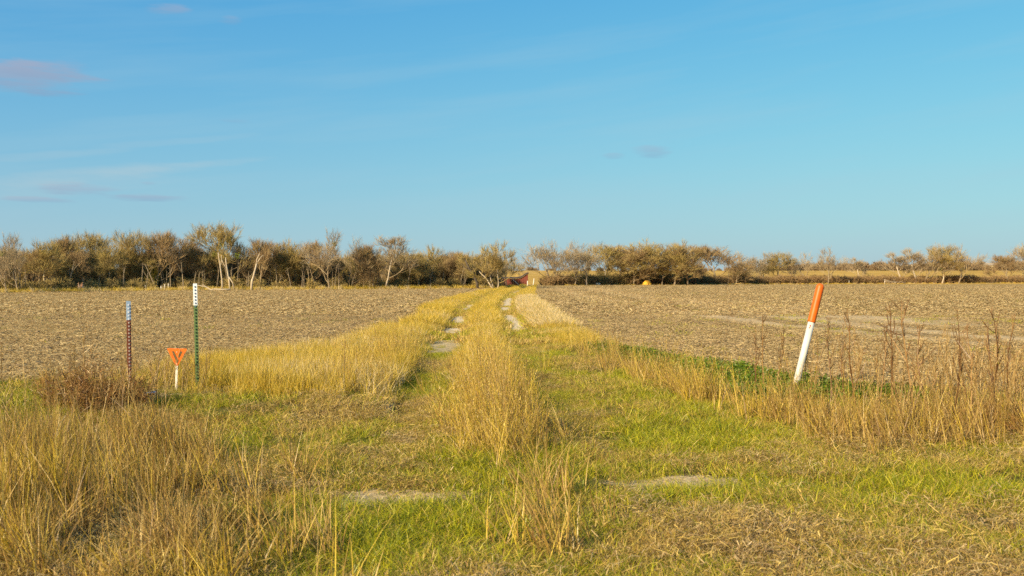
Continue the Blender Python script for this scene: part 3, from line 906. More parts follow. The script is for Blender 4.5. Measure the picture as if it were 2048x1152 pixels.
TREES = [
    # px, top, base, width, kind, yaw, label
    (14, 473, 586, 64, 'vase2', 0, 'bare tree at the far left edge beside the shadowed gap'),
    (36, 476, 585, 50, 'vase', 1, 'grey bare tree second from the left end of the wood'),
    (62, 500, 583, 44, 'round', 2, 'low brown tree right behind the yellow-green grass strip'),
    (92, 486, 583, 54, 'paleolive', 3, 'olive tree with a pale straight trunk standing on the grass strip'),
    (122, 482, 581, 52, 'dense', 1, 'bushy olive tree just left of the splintered stump'),
    (146, 478, 581, 46, 'round', 5, 'brown rounded tree directly behind the splintered stump'),
    (173, 467, 580, 66, 'round2', 4, 'tall olive tree with orange-pale trunk right of the splintered stump'),
    (207, 478, 578, 34, 'pale', 2, 'thin open-crowned tree rising alone over lower olive ones'),
    (222, 494, 581, 44, 'paleolive', 2, 'olive tree with slim pale trunk left of the dark trunk'),
    (246, 486, 580, 42, 'dark', 3, 'tree with a near-black trunk left of the rusty steel post'),
    (268, 500, 580, 36, 'dense', 6, 'low yellowish tree behind the rusty steel post'),
    (287, 466, 580, 58, 'round2', 0, 'tall yellow-olive tree just right of the rusty steel post'),
    (313, 467, 580, 56, 'round', 1, 'tall tree over the row of small fence posts'),
    (338, 473, 579, 52, 'vase2', 4, 'brown tree with drooping side left of the green post'),
    (358, 476, 579, 56, 'dense2', 2, 'dark brown bushy tree left of the green post'),
    (394, 498, 579, 46, 'round', 6, 'short brown tree right behind the white-topped green post'),
    (420, 506, 579, 42, 'dense', 3, 'low olive tree between green post and tallest tree'),
    (459, 450, 579, 84, 'round2', 5, 'tallest tree of the wood with green mistletoe and two pale stems'),
    (490, 474, 578, 48, 'vase', 2, 'grey tree touching the right side of the tallest tree'),
    (520, 480, 579, 48, 'round', 3, 'brown tree behind the white leaning snag'),
    (552, 489, 578, 50, 'dense2', 4, 'dense rusty-brown tree right of the white snag'),
    (584, 489, 578, 48, 'dense', 0, 'dense olive-brown tree midway between snag and mistletoe tree'),
    (614, 485, 578, 46, 'round', 1, 'brown tree just left of the second mistletoe tree'),
    (660, 465, 579, 66, 'vase2', 6, 'wide bare tree with one mistletoe ball high in it'),
    (702, 483, 578, 50, 'vase', 4, 'rounded bare tree right of the single mistletoe ball'),
    (728, 492, 578, 40, 'round', 0, 'small bare tree left of the tall straight pale trunk'),
    (746, 500, 578, 36, 'dense2', 5, 'low dense tree left of the tall straight pale trunk'),
    (771, 475, 578, 52, 'pale', 5, 'tall tree with straight pale trunk and open dark crown'),
    (795, 506, 577, 40, 'dense', 2, 'low olive tree just right of the straight pale trunk'),
    (816, 499, 577, 52, 'vase', 1, 'grey bare tree in the low middle of the wood'),
    (838, 508, 577, 38, 'dense', 4, 'dark olive tree beside the many-stemmed pale tree'),
    (874, 497, 576, 74, 'multi', 0, 'wide tree with several pale stems over golden grass'),
    (902, 505, 576, 46, 'round', 2, 'brown tree right of the many-stemmed pale tree'),
    (926, 512, 576, 38, 'vase2', 3, 'thin tree left of the broken black trunk'),
    (962, 502, 576, 52, 'vase', 5, 'grey bare tree behind the broken black trunk'),
    (990, 490, 577, 92, 'multi', 2, 'broad grey many-stemmed tree left of the track gap'),
    (1014, 504, 575, 54, 'vase2', 0, 'last tree before the gap, overhanging the red barn'),
    (1086, 499, 571, 62, 'leanleft', 0, 'bare tree leaning toward the gap, right of the barn'),
    (1112, 494, 571, 58, 'vase', 3, 'upright bare tree second right of the gap'),
    (1150, 492, 571, 56, 'vase2', 1, 'tall bare tree over the yellow-green bush'),
    (1174, 498, 571, 34, 'vase', 6, 'narrow tree just right of the yellow-green bush'),
    (1208, 497, 570, 62, 'paleolive', 4, 'tree with pale trunk beside the low pale trough'),
    (1240, 499, 570, 50, 'round', 3, 'dark brown tree right of the pale-trunk trough tree'),
    (1268, 501, 570, 50, 'dense2', 1, 'dense brown tree left of the yellow mound'),
    (1300, 494, 570, 58, 'dense', 6, 'tall dense olive tree right above the yellow mound'),
    (1324, 500, 570, 40, 'dense2', 3, 'brown tree right of the yellow mound'),
    (1348, 496, 570, 50, 'dense', 1, 'olive-brown tree second right of the yellow mound'),
    (1376, 497, 570, 48, 'dense2', 0, 'last tree of the dense clump, with sky gap beside it'),
    (1436, 499, 569, 68, 'round', 4, 'lone round tree with pale trunk after the sky gap'),
    (1472, 528, 569, 34, 'dense2', 2, 'short brown tree above the long yellow log'),
    (1503, 512, 568, 46, 'vase', 2, 'wide bare tree over the pale rubble heap'),
    (1531, 511, 568, 46, 'vase2', 5, 'bare tree just right of the pale rubble heap'),
    (1559, 511, 568, 40, 'paleolive', 1, 'small tree on two pale stems left of marker post'),
    (1612, 512, 568, 42, 'vase', 0, 'bare vase-shaped tree left of the orange-topped post'),
    (1656, 503, 568, 42, 'vase2', 3, 'bare fan-shaped tree right of the orange-topped post'),
    (1717, 520, 567, 26, 'lean', 0, 'small leaning tree left of the dark juniper'),
    (1797, 511, 567, 40, 'lean', 0, 'leaning tree with long pale trunk above the fallen tree'),
    (1826, 504, 567, 40, 'lean', .5, 'leaning tree right beside the fallen tree heap'),
    (1849, 498, 567, 46, 'vase', 4, 'tall open tree on slim trunk right of leaning pair'),
    (1884, 499, 567, 46, 'paleolive', 5, 'tree with yellow-green growth inside its crown'),
    (1917, 498, 567, 56, 'vase2', 2, 'wide grey tree with straight trunk beyond the yellow-green one'),
    (2014, 516, 566, 42, 'round', 3, 'low brown tree near the right end, left of edge tree'),
    (2044, 498, 566, 46, 'leanleft', 2, 'bare tree at the far right edge, leaning left'),
]
GT = 'bare winter trees along the field edge'
mist_pts = {459: [(-.15, .70, .07), (.02, .76, .05), (-.30, .55, .05), (.22, .52, .05)], 660: [(.16, .80, .05)], 14: [(-.05, .70, .05)], 1884: [(-.05, .62, .08), (-.1, .42, .1)]}
for px, top, base, w, kd, yaw, lab in TREES:
    d = D(base); xx = X(px, d)
    tm, cm, th, tw_, cx = KINDS[kd]
    h = (base - top) / FPX * d
    wd = w / FPX * d
    sz, sx = h / th * (1.07 if px > 1060 else 1.0), wd / tw_ * (1.45 if px > 1060 else 1.3)
    fix = kd.startswith('lean')
    o = empty('bare_tree', (xx - (cx * sx if fix else 0), d, gz(xx, d)), yaw if not fix else yaw * .2)
    tag(o, lab, 'tree', GT)
    for nm, me in (('trunk', tm), ('crown', cm)):
        c = link(bpy.data.objects.new(nm, me), o)
        c.scale = (sx * .72, sx * .72, sz) if nm == 'trunk' and not fix else (sx, sx, sz)
    for mx_, mz, mr in mist_pts.get(px, ()):
        rng = rs(px + int(mz * 100))
        V = []; F = []
        for i in range(150):
            p = rng.randn(3); p = p / np.linalg.norm(p) * rng.rand() ** .4 * mr * h
            a = rng.randn(3) * .09; b = rng.randn(3) * .09
            k = len(V)
            V += [tuple(p), tuple(p + a), tuple(p + b)]; F.append((k, k + 1, k + 2))
        mo = link(bpy.data.objects.new('mistletoe', mesh('mistletoe', V, F, [M_MISTLE])), o)
        mo['kind'] = 'stuff'
        mo.location = Matrix.Rotation(-o.rotation_euler.z, 3, 'Z') @ Vector((mx_ * wd, -.12 * wd, mz * h))


def shrub(seed, h=1.0, w=1.0, stems=26, tw=14, wt_=.03, tl=.5):
    rng = random.Random(seed)
    m = MB()
    G = lambda s: Vector((rng.gauss(0, s), rng.gauss(0, s), rng.gauss(0, s)))
    for _ in range(stems):
        a = rng.uniform(0, 6.28); r = w * .5 * math.sqrt(rng.random())
        p = Vector((r * .6 * math.cos(a), r * .6 * math.sin(a), -.05))
        e = Vector((r * math.cos(a), r * math.sin(a), h * rng.uniform(.55, 1.0) * (1 - .35 * (r / (w * .5)) ** 2)))
        mid = (p + e) * .5 + G(.06 * h)
        s = (e - p).cross(G(1)).normalized() * wt_ * .6
        m.add([p - s, p + s, mid + s * .7, mid - s * .7, e], [(0, 1, 2, 3), (3, 2, 4)], rng.random())
        for k in range(tw):
            t = rng.uniform(.1, 1.0)
            q = p.lerp(mid, t * 2) if t < .5 else mid.lerp(e, t * 2 - 1)
            dd = (G(.6) + Vector((math.cos(a) * .3, math.sin(a) * .3, .45))).normalized() * tl * rng.uniform(.4, 1.1)
            s = dd.cross(G(1)).normalized() * wt_ * .5 * rng.uniform(.6, 1.3)
            m.add([q - s, q + s, q + dd * .6 + s * .6 + G(.02 * tl), q + dd], [(0, 1, 2), (0, 2, 3)], rng.random())
    return m.V, m.F, m.A


def coll_of(name, mat, shapes):
    return variants(name, mat, shapes)


C_SHRUB = coll_of('brush', M_BRUSH, [shrub(i, 2.0, 2.2, 40, 22, .05, .55) for i in range(4)])
C_SHRUBO = coll_of('brush_olive', M_TWIGO, [shrub(10 + i, 2.0, 2.2, 40, 22, .05, .55) for i in range(3)])
C_WOOD = bpy.data.collections.new('wood_trees')
for i, kd in enumerate(('round', 'dense', 'dense2', 'round2')):
    tm, cm, th, tw_, cx = KINDS[kd]
    me = cm.copy()
    C_WOOD.objects.link(bpy.data.objects.new(f'wood_{i:02d}', me))

# the row of trees stands on this line (distance by bearing)
ROWX = np.array([-.9, -.53, -.35, -.2, -.05, .0, .03, .1, .2, .35, .53, .9])
ROWD = np.array([110, 119, 140, 150, 163, 170, 205, 220, 232, 258, 280, 300])
rng = rs(200)


def along(n, b0, b1, dd0, dd1):
    b = b0 + (b1 - b0) * rng.rand(n)
    d = np.interp(b, ROWX, ROWD) + dd0 + (dd1 - dd0) * rng.rand(n)
    return b * d, d


def wood_pts(x, y):
    return np.stack([x, y, hz(x, y) - .05], 1)


x, y = along(200, -.62, -.012, 5, 40)
s = .50 + .28 * rng.rand(len(x))
scatter('woodland', C_WOOD, wood_pts(x, y), None, np.stack([s * 1.1, s * 1.1, s * .95], 1), None, 0, 20, 'mass of bare brown trees filling the wood behind the front row', 'woodland')
x, y = along(760, -.62, -.010, 5.0, 34)
s = .45 + .75 * rng.rand(len(x))
scatter('undergrowth', C_SHRUB, wood_pts(x, y), None, np.stack([s, s, s * 1.1], 1), None, .08, 21, 'dense dark brown undergrowth below the trees of the wood', 'undergrowth')
x, y = along(330, -.62, -.010, -.5, 7)
s = .30 + .75 * rng.rand(len(x)) ** 1.5
scatter('undergrowth', C_SHRUBO, wood_pts(x, y), None, np.stack([s, s, s * 1.1], 1), None, .08, 22, 'olive saplings and scrub at the front of the wood', 'undergrowth')
x, y = along(900, .034, .62, .5, 7)
s = .80 + .45 * rng.rand(len(x))
scatter('undergrowth', C_SHRUB, wood_pts(x, y), None, np.stack([s * 1.2, s * 1.2, s * 1.02], 1), None, .08, 23, 'low grey-brown brush along the right-hand tree row', 'undergrowth')
x, y = along(120, .06, .19, .5, 9)
s = .8 + .9 * rng.rand(len(x))
scatter('undergrowth', C_SHRUBO, wood_pts(x, y), None, np.stack([s, s, s], 1), None, .08, 24, 'taller olive scrub inside the dense right-hand clump', 'undergrowth')
x, y = along(600, -.62, -.02, -4.5, -.5)
scatter('golden_grass', C_GOLDF, pts(x, y), None, 1.0 + .8 * rng.rand(len(x)), np.where(rng.rand(len(x)) < .3, .8, .0), .1, 25, 'strip of yellow grass along the foot of the wood', 'grass')
x, y = along(500, .05, .62, -3.0, 0)
scatter('golden_grass', C_GOLDF, pts(x, y), None, .6 + .5 * rng.rand(len(x)), np.where(rng.rand(len(x)) < .3, .8, .0), .1, 26, 'strip of low dry grass along the right-hand tree row', 'grass')
def stem_shape(seed):
    rng = random.Random(seed); m = MB()
    lx, ly = rng.gauss(0, .22), rng.gauss(0, .15)
    P_ = [(0, 0, -.1), (lx * .3, ly * .3, 1.0), (lx * .8, ly, 2.0), (lx * 1.5, ly * 1.3, 3.2)]
    m.tube(P_, [.075, .065, .05, .025], 5, False, rng.random())
    m.tube([P_[2], (lx + rng.gauss(0, .4), ly, 2.7), (lx + rng.gauss(0, .8), ly, 3.3)], [.035, .03, .015], 4, False, rng.random())
    return m.V, m.F, m.A


C_STEM = coll_of('stems', M_BARK, [stem_shape(120 + i) for i in range(7)])
x, y = along(210, -.62, -.010, -.3, 8)
s = .45 + .8 * rng.rand(len(x))
scatter('woodland', C_STEM, wood_pts(x, y), None, np.stack([s, s, s * 1.05], 1), None, .10, 28, 'slim grey stems crowding the front edge of the wood', 'woodland')
x, y = along(90, .06, .60, -.2, 4)
s = .5 + .45 * rng.rand(len(x))
scatter('woodland', C_STEM, wood_pts(x, y), None, np.stack([s, s, s], 1), None, .12, 29, 'slim pale stems standing in the brush of the right-hand row', 'woodland')
b = np.concatenate([rng.uniform(.24, .70, 420), rng.uniform(.0, .30, 60), rng.uniform(-.6, 0, 120)])
d = rng.uniform(690, 820, len(b))
s = np.where(b > .24, .50 + .62 * rng.rand(len(b)), .30 + .25 * rng.rand(len(b))) * np.where(b > .24, sstep(.22, .33, b) * .6 + .4, 1)
C_FAR = coll_of('far_trees', M_FARWOOD, [shrub(90 + i, 7.0, 9.0, 40, 30, .26, 2.2) for i in range(4)])
scatter('distant_woods', C_FAR, wood_pts(b * d, d), None, np.stack([s * 1.2, s * 1.2, s], 1), None, 0, 27, 'long low line of woods on the horizon beyond the pasture', 'woods')


# ---- single bushes and dead wood by the tree line
def place_mesh(name, V, F, A, mat, px, base, label, cat, scale=(1, 1, 1), group=None):
    d = D(base); xx = X(px, d)
    o = link(bpy.data.objects.new(name, mesh(name, V, F, [mat], {'rnd': A})))
    o.location = (xx, d, gz(xx, d)); o.scale = scale
    return tag(o, label, cat, group)


V, F, A = shrub(31, 3.0, 2.4, 60, 30, .05, .4)
M_JUN = simple('juniper green', (.018, .026, .014), (.05, .06, .03), 2.0, 0.95, 0.1)
place_mesh('juniper_bush', V, F, A, M_JUN, 1736, 567, 'dark blue-green juniper bush standing in the low brush', 'bush', (.85, .85, .95))
M_YB = twigmat('yellow twigs', (.28, .19, .03), (.36, .27, .035), (.28, .26, .03))
V, F, A = shrub(32, 3.0, 3.0, 60, 30, .06, .5)
place_mesh('yellow_green_bush', V, F, A, M_YB, 1152, 570, 'yellow-green bush between two bare trees right of the gap', 'bush', (1.3, 1.3, 1.15))
place_mesh('yellow_green_bush', V, F, A, M_YB, 1792, 566, 'low yellow-green bush behind the fallen tree', 'bush', (1.3, 1.3, .85))
place_mesh('yellow_green_bush', V, F, A, M_YB, 303, 580, 'orange-yellow bush among the trunks above small fence posts', 'bush', (.8, .8, 1.4))


def limb_thing(name, label, cat, paths, mat, px, base, group=None):
    """dead wood built of tapering limbs; points are (metres right, metres away, metres up) from the foot"""
    d = D(base); xx = X(px, d)
    root = empty(name, (xx, d, gz(xx, d)))
    tag(root, label, cat, group)
    for k, (nm, ps, ra, rb) in enumerate(paths):
        m = MB(); n = len(ps)
        m.tube(ps, [ra + (rb - ra) * i / (n - 1) for i in range(n)], 7)
        m.obj(nm, mat, root, True)
    return root


limb_thing('dead_snag', 'leaning white dead snag with forked broken top before the wood', 'dead tree', [
    ('trunk', [(0, 0, -.1), (.02, 0, .9), (.15, 0, 1.5), (.55, 0, 3.0), (.72, 0, 3.7)], .17, .10),
    ('stub', [(-.02, 0, .8), (0, 0, 1.3), (.01, 0, 1.6)], .13, .05),
    ('branch', [(.72, 0, 3.7), (.76, 0, 4.3), (1.05, 0, 4.9), (1.15, 0, 5.05)], .09, .03),
    ('branch', [(.72, 0, 3.7), (1.05, .1, 4.2), (1.30, .1, 4.6), (1.62, .1, 4.9)], .08, .03),
    ('branch', [(.78, 0, 4.35), (.95, 0, 4.75), (1.2, -.05, 5.25)], .05, .02)], M_PALEBARK, 503, 581)
limb_thing('fallen_limb', 'long white fallen limb lying at field edge behind the green post', 'limb', [
    ('limb', [(0, 0, .2), (-1.2, .0, .16), (-2.2, -.1, .22), (-2.6, -.1, .12), (-3.4, 0, .55), (-4.3, 0, .72), (-5.0, 0, .70)], .11, .04),
    ('branch', [(-2.2, -.1, .2), (-2.5, -.2, .1), (-2.9, -.3, .12)], .05, .02),
    ('branch', [(-3.2, 0, .45), (-3.6, .1, .75), (-3.9, .2, .8)], .04, .02)], M_PALEBARK, 461, 581.5)
limb_thing('pale_stem', 'white slanting stem right below the tallest tree', 'dead tree', [
    ('trunk', [(0, 0, -.1), (-.1, 0, 1.1), (-.35, 0, 2.6), (-.55, 0, 4.0), (-.60, 0, 4.6)], .13, .06),
    ('branch', [(-.4, 0, 2.9), (-.9, 0, 3.7), (-1.2, 0, 4.4)], .07, .03),
    ('branch', [(-.2, 0, 1.9), (.35, 0, 1.1), (.6, 0, .1)], .08, .06)], M_PALEBARK, 460, 580.5)
limb_thing('pale_stem', 'white upright stem left below the tallest tree', 'dead tree', [
    ('trunk', [(0, 0, -.1), (-.05, 0, 1.2), (-.25, 0, 3.0), (-.5, 0, 4.6), (-.6, 0, 5.3)], .13, .05),
    ('branch', [(-.3, 0, 3.2), (-.1, 0, 4.2), (-.15, 0, 4.9)], .06, .03)], M_PALEBARK, 445, 580.5)
limb_thing('broken_trunk', 'black broken trunk leaning left, jagged top against the sky', 'dead tree', [
    ('trunk', [(0, 0, -.1), (-.05, 0, .9), (-.55, 0, 1.9), (-1.35, 0, 3.2), (-1.95, 0, 4.5)], .24, .12),
    ('branch', [(-1.3, 0, 3.1), (-1.9, .1, 3.2), (-2.3, .1, 3.6)], .09, .03),
    ('branch', [(-.6, 0, 1.9), (-1.3, 0, 1.9), (-1.9, 0, 2.3)], .07, .02),
    ('branch', [(-1.95, 0, 4.5), (-2.02, 0, 4.75), (-2.0, 0, 5.0)], .07, .01)], M_DARKBARK, 955, 577)
limb_thing('fallen_tree', 'grey fallen tree with white cut end beside a short post', 'dead tree', [
    ('trunk', [(-3.1, 0, 1.05), (-2.2, 0, .75), (-1.0, 0, .45), (.8, 0, .35), (2.5, 0, .3)], .17, .12),
    ('branch', [(-3.2, -.3, .55), (-2.2, -.3, .45), (-1.2, -.2, .15)], .12, .08),
    ('branch', [(-1.3, -.3, .1), (-.9, -.3, .5), (-.3, -.2, .8)], .08, .04),
    ('branch', [(-.8, -.4, .15), (.2, -.3, .45), (1.4, -.2, .5)], .09, .04),
    ('branch', [(.3, -.3, .15), (1.4, -.3, .65), (2.4, -.2, .75)], .07, .03),
    ('branch', [(.0, .3, .3), (-.6, .3, .9), (-1.2, .3, 1.0)], .06, .02)], M_BARK, 1792, 567.5)
limb_thing('yellow_log', 'long yellow-tan log lying under the short brown tree', 'log', [
    ('log', [(-1.15, 0, .14), (-.3, 0, .2), (.5, 0, .24), (1.15, 0, .32)], .13, .11),
    ('branch', [(.8, 0, .28), (1.0, -.1, .45), (1.25, -.1, .5)], .06, .03)], simple('yellow wood', (.42, .25, .07), (.62, .42, .14), 4.0), 1472, 569.3)
# splintered stump: hollow broken shell of reddish wood
M_STUMP = simple('raw reddish wood', (.34, .10, .03), (.66, .42, .26), 5.0, .9, .4, (4, 4, .5))
d = D(583); xx = X(161, d)
root = empty('splintered_stump', (xx, d, gz(xx, d)))
tag(root, 'splintered stump of raw pinkish-red wood at the foot of the wood', 'stump')
rng2 = random.Random(5)
for k in range(9):
    a = k / 9 * 6.283
    m = MB(); hgt = rng2.uniform(.6, 1.25)
    cx_, cy_ = .26 * math.cos(a), .2 * math.sin(a)
    m.tube([(cx_, cy_, -.1), (cx_ * 1.05, cy_, hgt * .55), (cx_ * 1.15 + rng2.gauss(0, .03), cy_, hgt)], [.13, .10, .02], 5)
    m.obj('splinter', M_STUMP if k % 3 else M_PALEBARK, root)

# rubble heap: separate stones
M_STONE = simple('pale stone', (.50, .42, .27), (.72, .64, .46), 5.0, .95, .4)
d = D(568.6); xx = X(1510, d)
root = empty('rubble_heap', (xx, d, gz(xx, d)))
tag(root, 'heap of pale limestone rubble below the wide bare tree', 'rubble')
for k, (rx, rz_, s) in enumerate(((-.75, .15, .30), (-.35, .30, .36), (-.3, .7, .22), (.1, .15, .30), (.35, .62, .28), (.75, .55, .30), (.95, .2, .25), (-.05, .55, .22))):
    V, F, A = clod(rs(300 + k), s)
    o = link(bpy.data.objects.new('stone', mesh('stone', V, F, [M_STONE])), root)
    o.location = (rx, 0, rz_); o.rotation_euler = (k, k * 2.1, k * .7)
# yellow mound
V = []; F = []
nr, ns = 9, 24
rg = rs(77)
for i in range(nr):
    for k in range(ns):
        f = i / (nr - 1); th = k / ns * 6.283
        rad = math.cos(f * 1.5) * (1 + .10 * math.sin(3 * th + 1) + .07 * math.sin(7 * th) * (1 - f) + .03 * rg.randn())
        V.append((.95 * rad * math.cos(th), .8 * rad * math.sin(th), 1.0 * math.sin(f * 1.57) * (1 + .05 * rg.randn())))
for i in range(nr - 1):
    for k in range(ns):
        F.append((i * ns + k, i * ns + (k + 1) % ns, (i + 1) * ns + (k + 1) % ns, (i + 1) * ns + k))
F.append(tuple(range((nr - 1) * ns, nr * ns)))
place_mesh('yellow_mound', V, F, [0] * len(V), simple('yellow cover', (.46, .19, .015), (.60, .37, .04), 2.5, .7, .5, bdist=.05), 1294, 570.2, 'bright yellow-orange rounded mound at the foot of the dense clump', 'mound', (1, 1, .95))
# low trough
d = D(570.5); xx = X(1196, d)
root = empty('trough', (xx, d, gz(xx, d)))
tag(root, 'small low pale trough left of the pale-trunked tree', 'trough')
M_TIN = simple('pale tin', (.45, .43, .37), (.62, .58, .5), 4.0, .6, .2)
m = MB()
for c_, h_ in (((0, 0, .12), (.42, .25, .04)), ((0, -.26, .3), (.46, .02, .2)), ((0, .26, .3), (.46, .02, .2)), ((-.44, 0, .3), (.02, .239, .2)), ((.44, 0, .3), (.02, .239, .2))):
    m.box(c_, h_)
m.obj('basin', M_TIN, root)
for sx in (-1, 1):
    m = MB(); m.box((sx * .38, 0, .04), (.04, .22, .045)); m.obj('leg', M_TIN, root)

# fence posts near the trees
M_POST = simple('weathered post', (.34, .29, .22), (.58, .50, .40), 6.0, .95, .4, (3, 3, .4))
M_WPOST = simple('whitewashed post', (.60, .54, .44), (.78, .72, .62), 6.0, .95, .3, (3, 3, .4))
GP = 'wooden fence posts along the trees'
for px, top, base, lean, mt, lab in (
    (1055, 561, 572, .0, M_WPOST, 'white upright post beside the red barn'),
    (1066, 557, 572.3, .14, M_WPOST, 'white leaning post right of the red barn'),
    (1172.5, 562, 570.8, -.03, M_WPOST, 'pale post standing before the yellow-green bush'),
    (1769.5, 561, 568, .0, M_POST, 'short weathered post left of the fallen tree'),
    (1698, 561, 567.7, .04, M_POST, 'short weathered post left of small leaning tree'),
    (190, 568, 580, .0, M_WPOST, 'pale post alone between trunks right of the stump'),
    (283, 572, 581, .02, M_POST, 'first of the small posts right of the rusty steel post'),
    (291, 570, 581, -.03, M_POST, 'second of the small posts right of the rusty steel post'),
    (322, 572, 581, .0, M_WPOST, 'thick pale post in the row of small posts'),
    (329, 568, 581, .05, M_POST, 'post right next to the thick pale one'),
    (337, 567, 581, -.02, M_POST, 'last post of the small row, before the dark tree'),
):
    d = D(base); xx = X(px, d); h = (base - top) / FPX * d
    m = MB()
    m.tube([(0, 0, -.3), (lean * h * .5, 0, h * .5), (lean * h, 0, h * .97), (lean * h, 0, h)], [.085, .08, .075, .05], 8)
    o = m.obj('fence_post', mt, None, True)
    o.location = (xx, d, gz(xx, d))
    tag(o, lab, 'post', GP)

# ------------------------------------------------------------------ red barn
d = 205.0
bx = X(1034, d)
root = empty('red_barn', (bx, d, gz(bx, d)), 0)
tag(root, 'low rust-red tin barn with sagging roof at the end of the track', 'barn')
M_RUST = simple('red tin', (.11, .024, .016), (.19, .048, .030), 1.2, .8, .3, (1, 1, .3))
M_DTIN = simple('dark tin', (.03, .020, .016), (.08, .05, .04), 2.0, .8, .3)
W0, W1, DEP = -3.0, 2.25, 4.0
top = lambda u: 1.55 + .05 * math.sin(u * 3) + .95 * float(sstep(.4, 2.2, u))
nseg = 14
m = MB()
for k in range(nseg):        # corrugated wall sheets, front
    u0, u1 = W0 + (W1 - W0) * k / nseg, W0 + (W1 - W0) * (k + 1) / nseg
    g = .03 * (k % 2)
    m.add([(u0, -g, -.1), (u1 - .01, -g, -.1), (u1 - .01, -g, top(u1) - .06), (u0, -g, top(u0) - .06), (u0, .03 - g, -.1), (u1 - .01, .03 - g, -.1), (u1 - .01, .03 - g, top(u1) - .06), (u0, .03 - g, top(u0) - .06)],
          [(0, 1, 2, 3), (7, 6, 5, 4), (0, 4, 5, 1), (1, 5, 6, 2), (2, 6, 7, 3), (3, 7, 4, 0)])
m.obj('front_wall', M_RUST, root)
for nm, u in (('side_wall', W0 + .03), ('side_wall', W1 - .03)):
    m = MB(); m.box((u, DEP / 2 + .06, (top(u) - .1) / 2), (.025, DEP / 2 - .02, (top(u)) / 2)); m.obj(nm, M_RUST, root)
m = MB()
for k in range(nseg):
    u0, u1 = W0 - .2 + (W1 - W0 + .35) * k / nseg, W0 - .2 + (W1 - W0 + .35) * (k + 1) / nseg
    a, b_ = top(u0), top(u1)
    m.add([(u0, -.25, a), (u1, -.25, b_), (u1, DEP + .2, b_ + .25), (u0, DEP + .2, a + .25), (u0, -.25, a + .06), (u1, -.25, b_ + .06), (u1, DEP + .2, b_ + .31), (u0, DEP + .2, a + .31)],
          [(3, 2, 1, 0), (4, 5, 6, 7), (0, 1, 5, 4), (2, 3, 7, 6), (1, 2, 6, 5), (3, 0, 4, 7)])
roof_o = m.obj('roof', M_DTIN, root)
m = MB(); m.box((2.15, -.1, top(2.2) + .17), (.16, .12, .1)); m.obj('roof_cap', M_DTIN, roof_o)
limb_thing('leaning_pole', 'thin pale pole leaning across the front of the red barn', 'pole', [('pole', [(0, 0, 0), (-.8, 0, .75), (-1.55, .0, 1.4)], .05, .035)], M_WPOST, 1040, 571.6)

# far house
d = 700.0; hx = X(1983, d)
root = empty('farmhouse', (hx, d, gz(hx, d)))
tag(root, 'tiny pale yellow house among the distant woods on the horizon', 'house')
M_HW = simple('cream wall', (.42, .35, .19), (.50, .43, .25), 1.0)
m = MB(); m.box((0, 3, 2.0), (2.6, 3, 2.2)); m.obj('wall', M_HW, root)
m = MB(); m.add([(-3, -.4, 4.1), (3, -.4, 4.1), (3, 6.4, 4.1), (-3, 6.4, 4.1), (-3, 3, 6.0), (3, 3, 6.0)], [(0, 1, 5, 4), (2, 3, 4, 5), (3, 0, 4), (1, 2, 5), (3, 2, 1, 0)]); m.obj('roof', simple('pale roof', (.26, .21, .15), (.33, .27, .2), 1.0), root)
for sx in (-1, 1):
    m = MB(); m.box((sx * 1.2, -.03, 2.3), (.4, .03, .6)); m.obj('window', M_DTIN, root)


# ------------------------------------------------------------------ steel posts
def tpost(px, top, base, dist, rz, leanx, body, tipc, tiplen, label, group):
    xx = X(px, dist); h = (base - top) / FPX * dist
    root = empty('steel_post', (xx, dist, gz(xx, dist) if False else EYE - (base - HZ) / FPX * dist), rz)
    root.rotation_euler = (0, math.radians(leanx), rz)
    tag(root, label, 'post', group)

    def prof(z0, z1, e=0.0):
        m = MB()
        fw, ft, wd, wt_ = .031 + e, .0045 + e, .040 + e, .0045 + e      # flange half width, half thickness, web depth, web half thickness
        P2 = [(-fw, -ft), (fw, -ft), (fw, ft), (wt_, ft), (wt_, wd), (-wt_, wd), (-wt_, ft), (-fw, ft)]
        n = len(P2)
        V = [(a, b, z0) for a, b in P2] + [(a, b, z1) for a, b in P2]
        F = [(k, (k + 1) % n, (k + 1) % n + n, k + n) for k in range(n)] + [tuple(range(n - 1, -1, -1)), tuple(range(n, 2 * n))]
        m.add(V, F)
        return m
    prof(-.45, h - tiplen).obj('shaft', body, root)
    tip_o = prof(h - tiplen, h, .0012).obj('painted_tip', tipc, root)
    m = MB()
    zz = -.2
    mt = MB()
    while zz < h - .04:
        tgt = m if zz < h - tiplen - .02 else mt
        tgt.box((0, -.011, zz), (.009, .0065, .012))
        zz += .054
    o = m.obj('studs', simple('stud ' + body.name, *( ((.012, .03, .012), (.02, .045, .02)) if 'green' in body.name else ((.35, .28, .25), (.5, .42, .36)) ), 20.0), root); o['kind'] = 'stuff'
    o = mt.obj('tip_studs', simple('tip stud ' + body.name, *( ((.05, .09, .16), (.10, .16, .26)) if 'green' in body.name else ((.62, .62, .66), (.7, .7, .72)) ), 20.0), tip_o); o['kind'] = 'stuff'  # green post: dark blue puts the studs' shadows into their colour
    m = MB(); m.add([(-.09, .005, -.12), (.09, .005, -.12), (.05, .005, -.42), (-.05, .005, -.42), (-.09, .009, -.12), (.09, .009, -.12), (.05, .009, -.42), (-.05, .009, -.42)],
                    [(0, 1, 2, 3), (7, 6, 5, 4), (0, 4, 5, 1), (1, 5, 6, 2), (2, 6, 7, 3), (3, 7, 4, 0)])
    m.obj('anchor_plate', body, root)
    return root


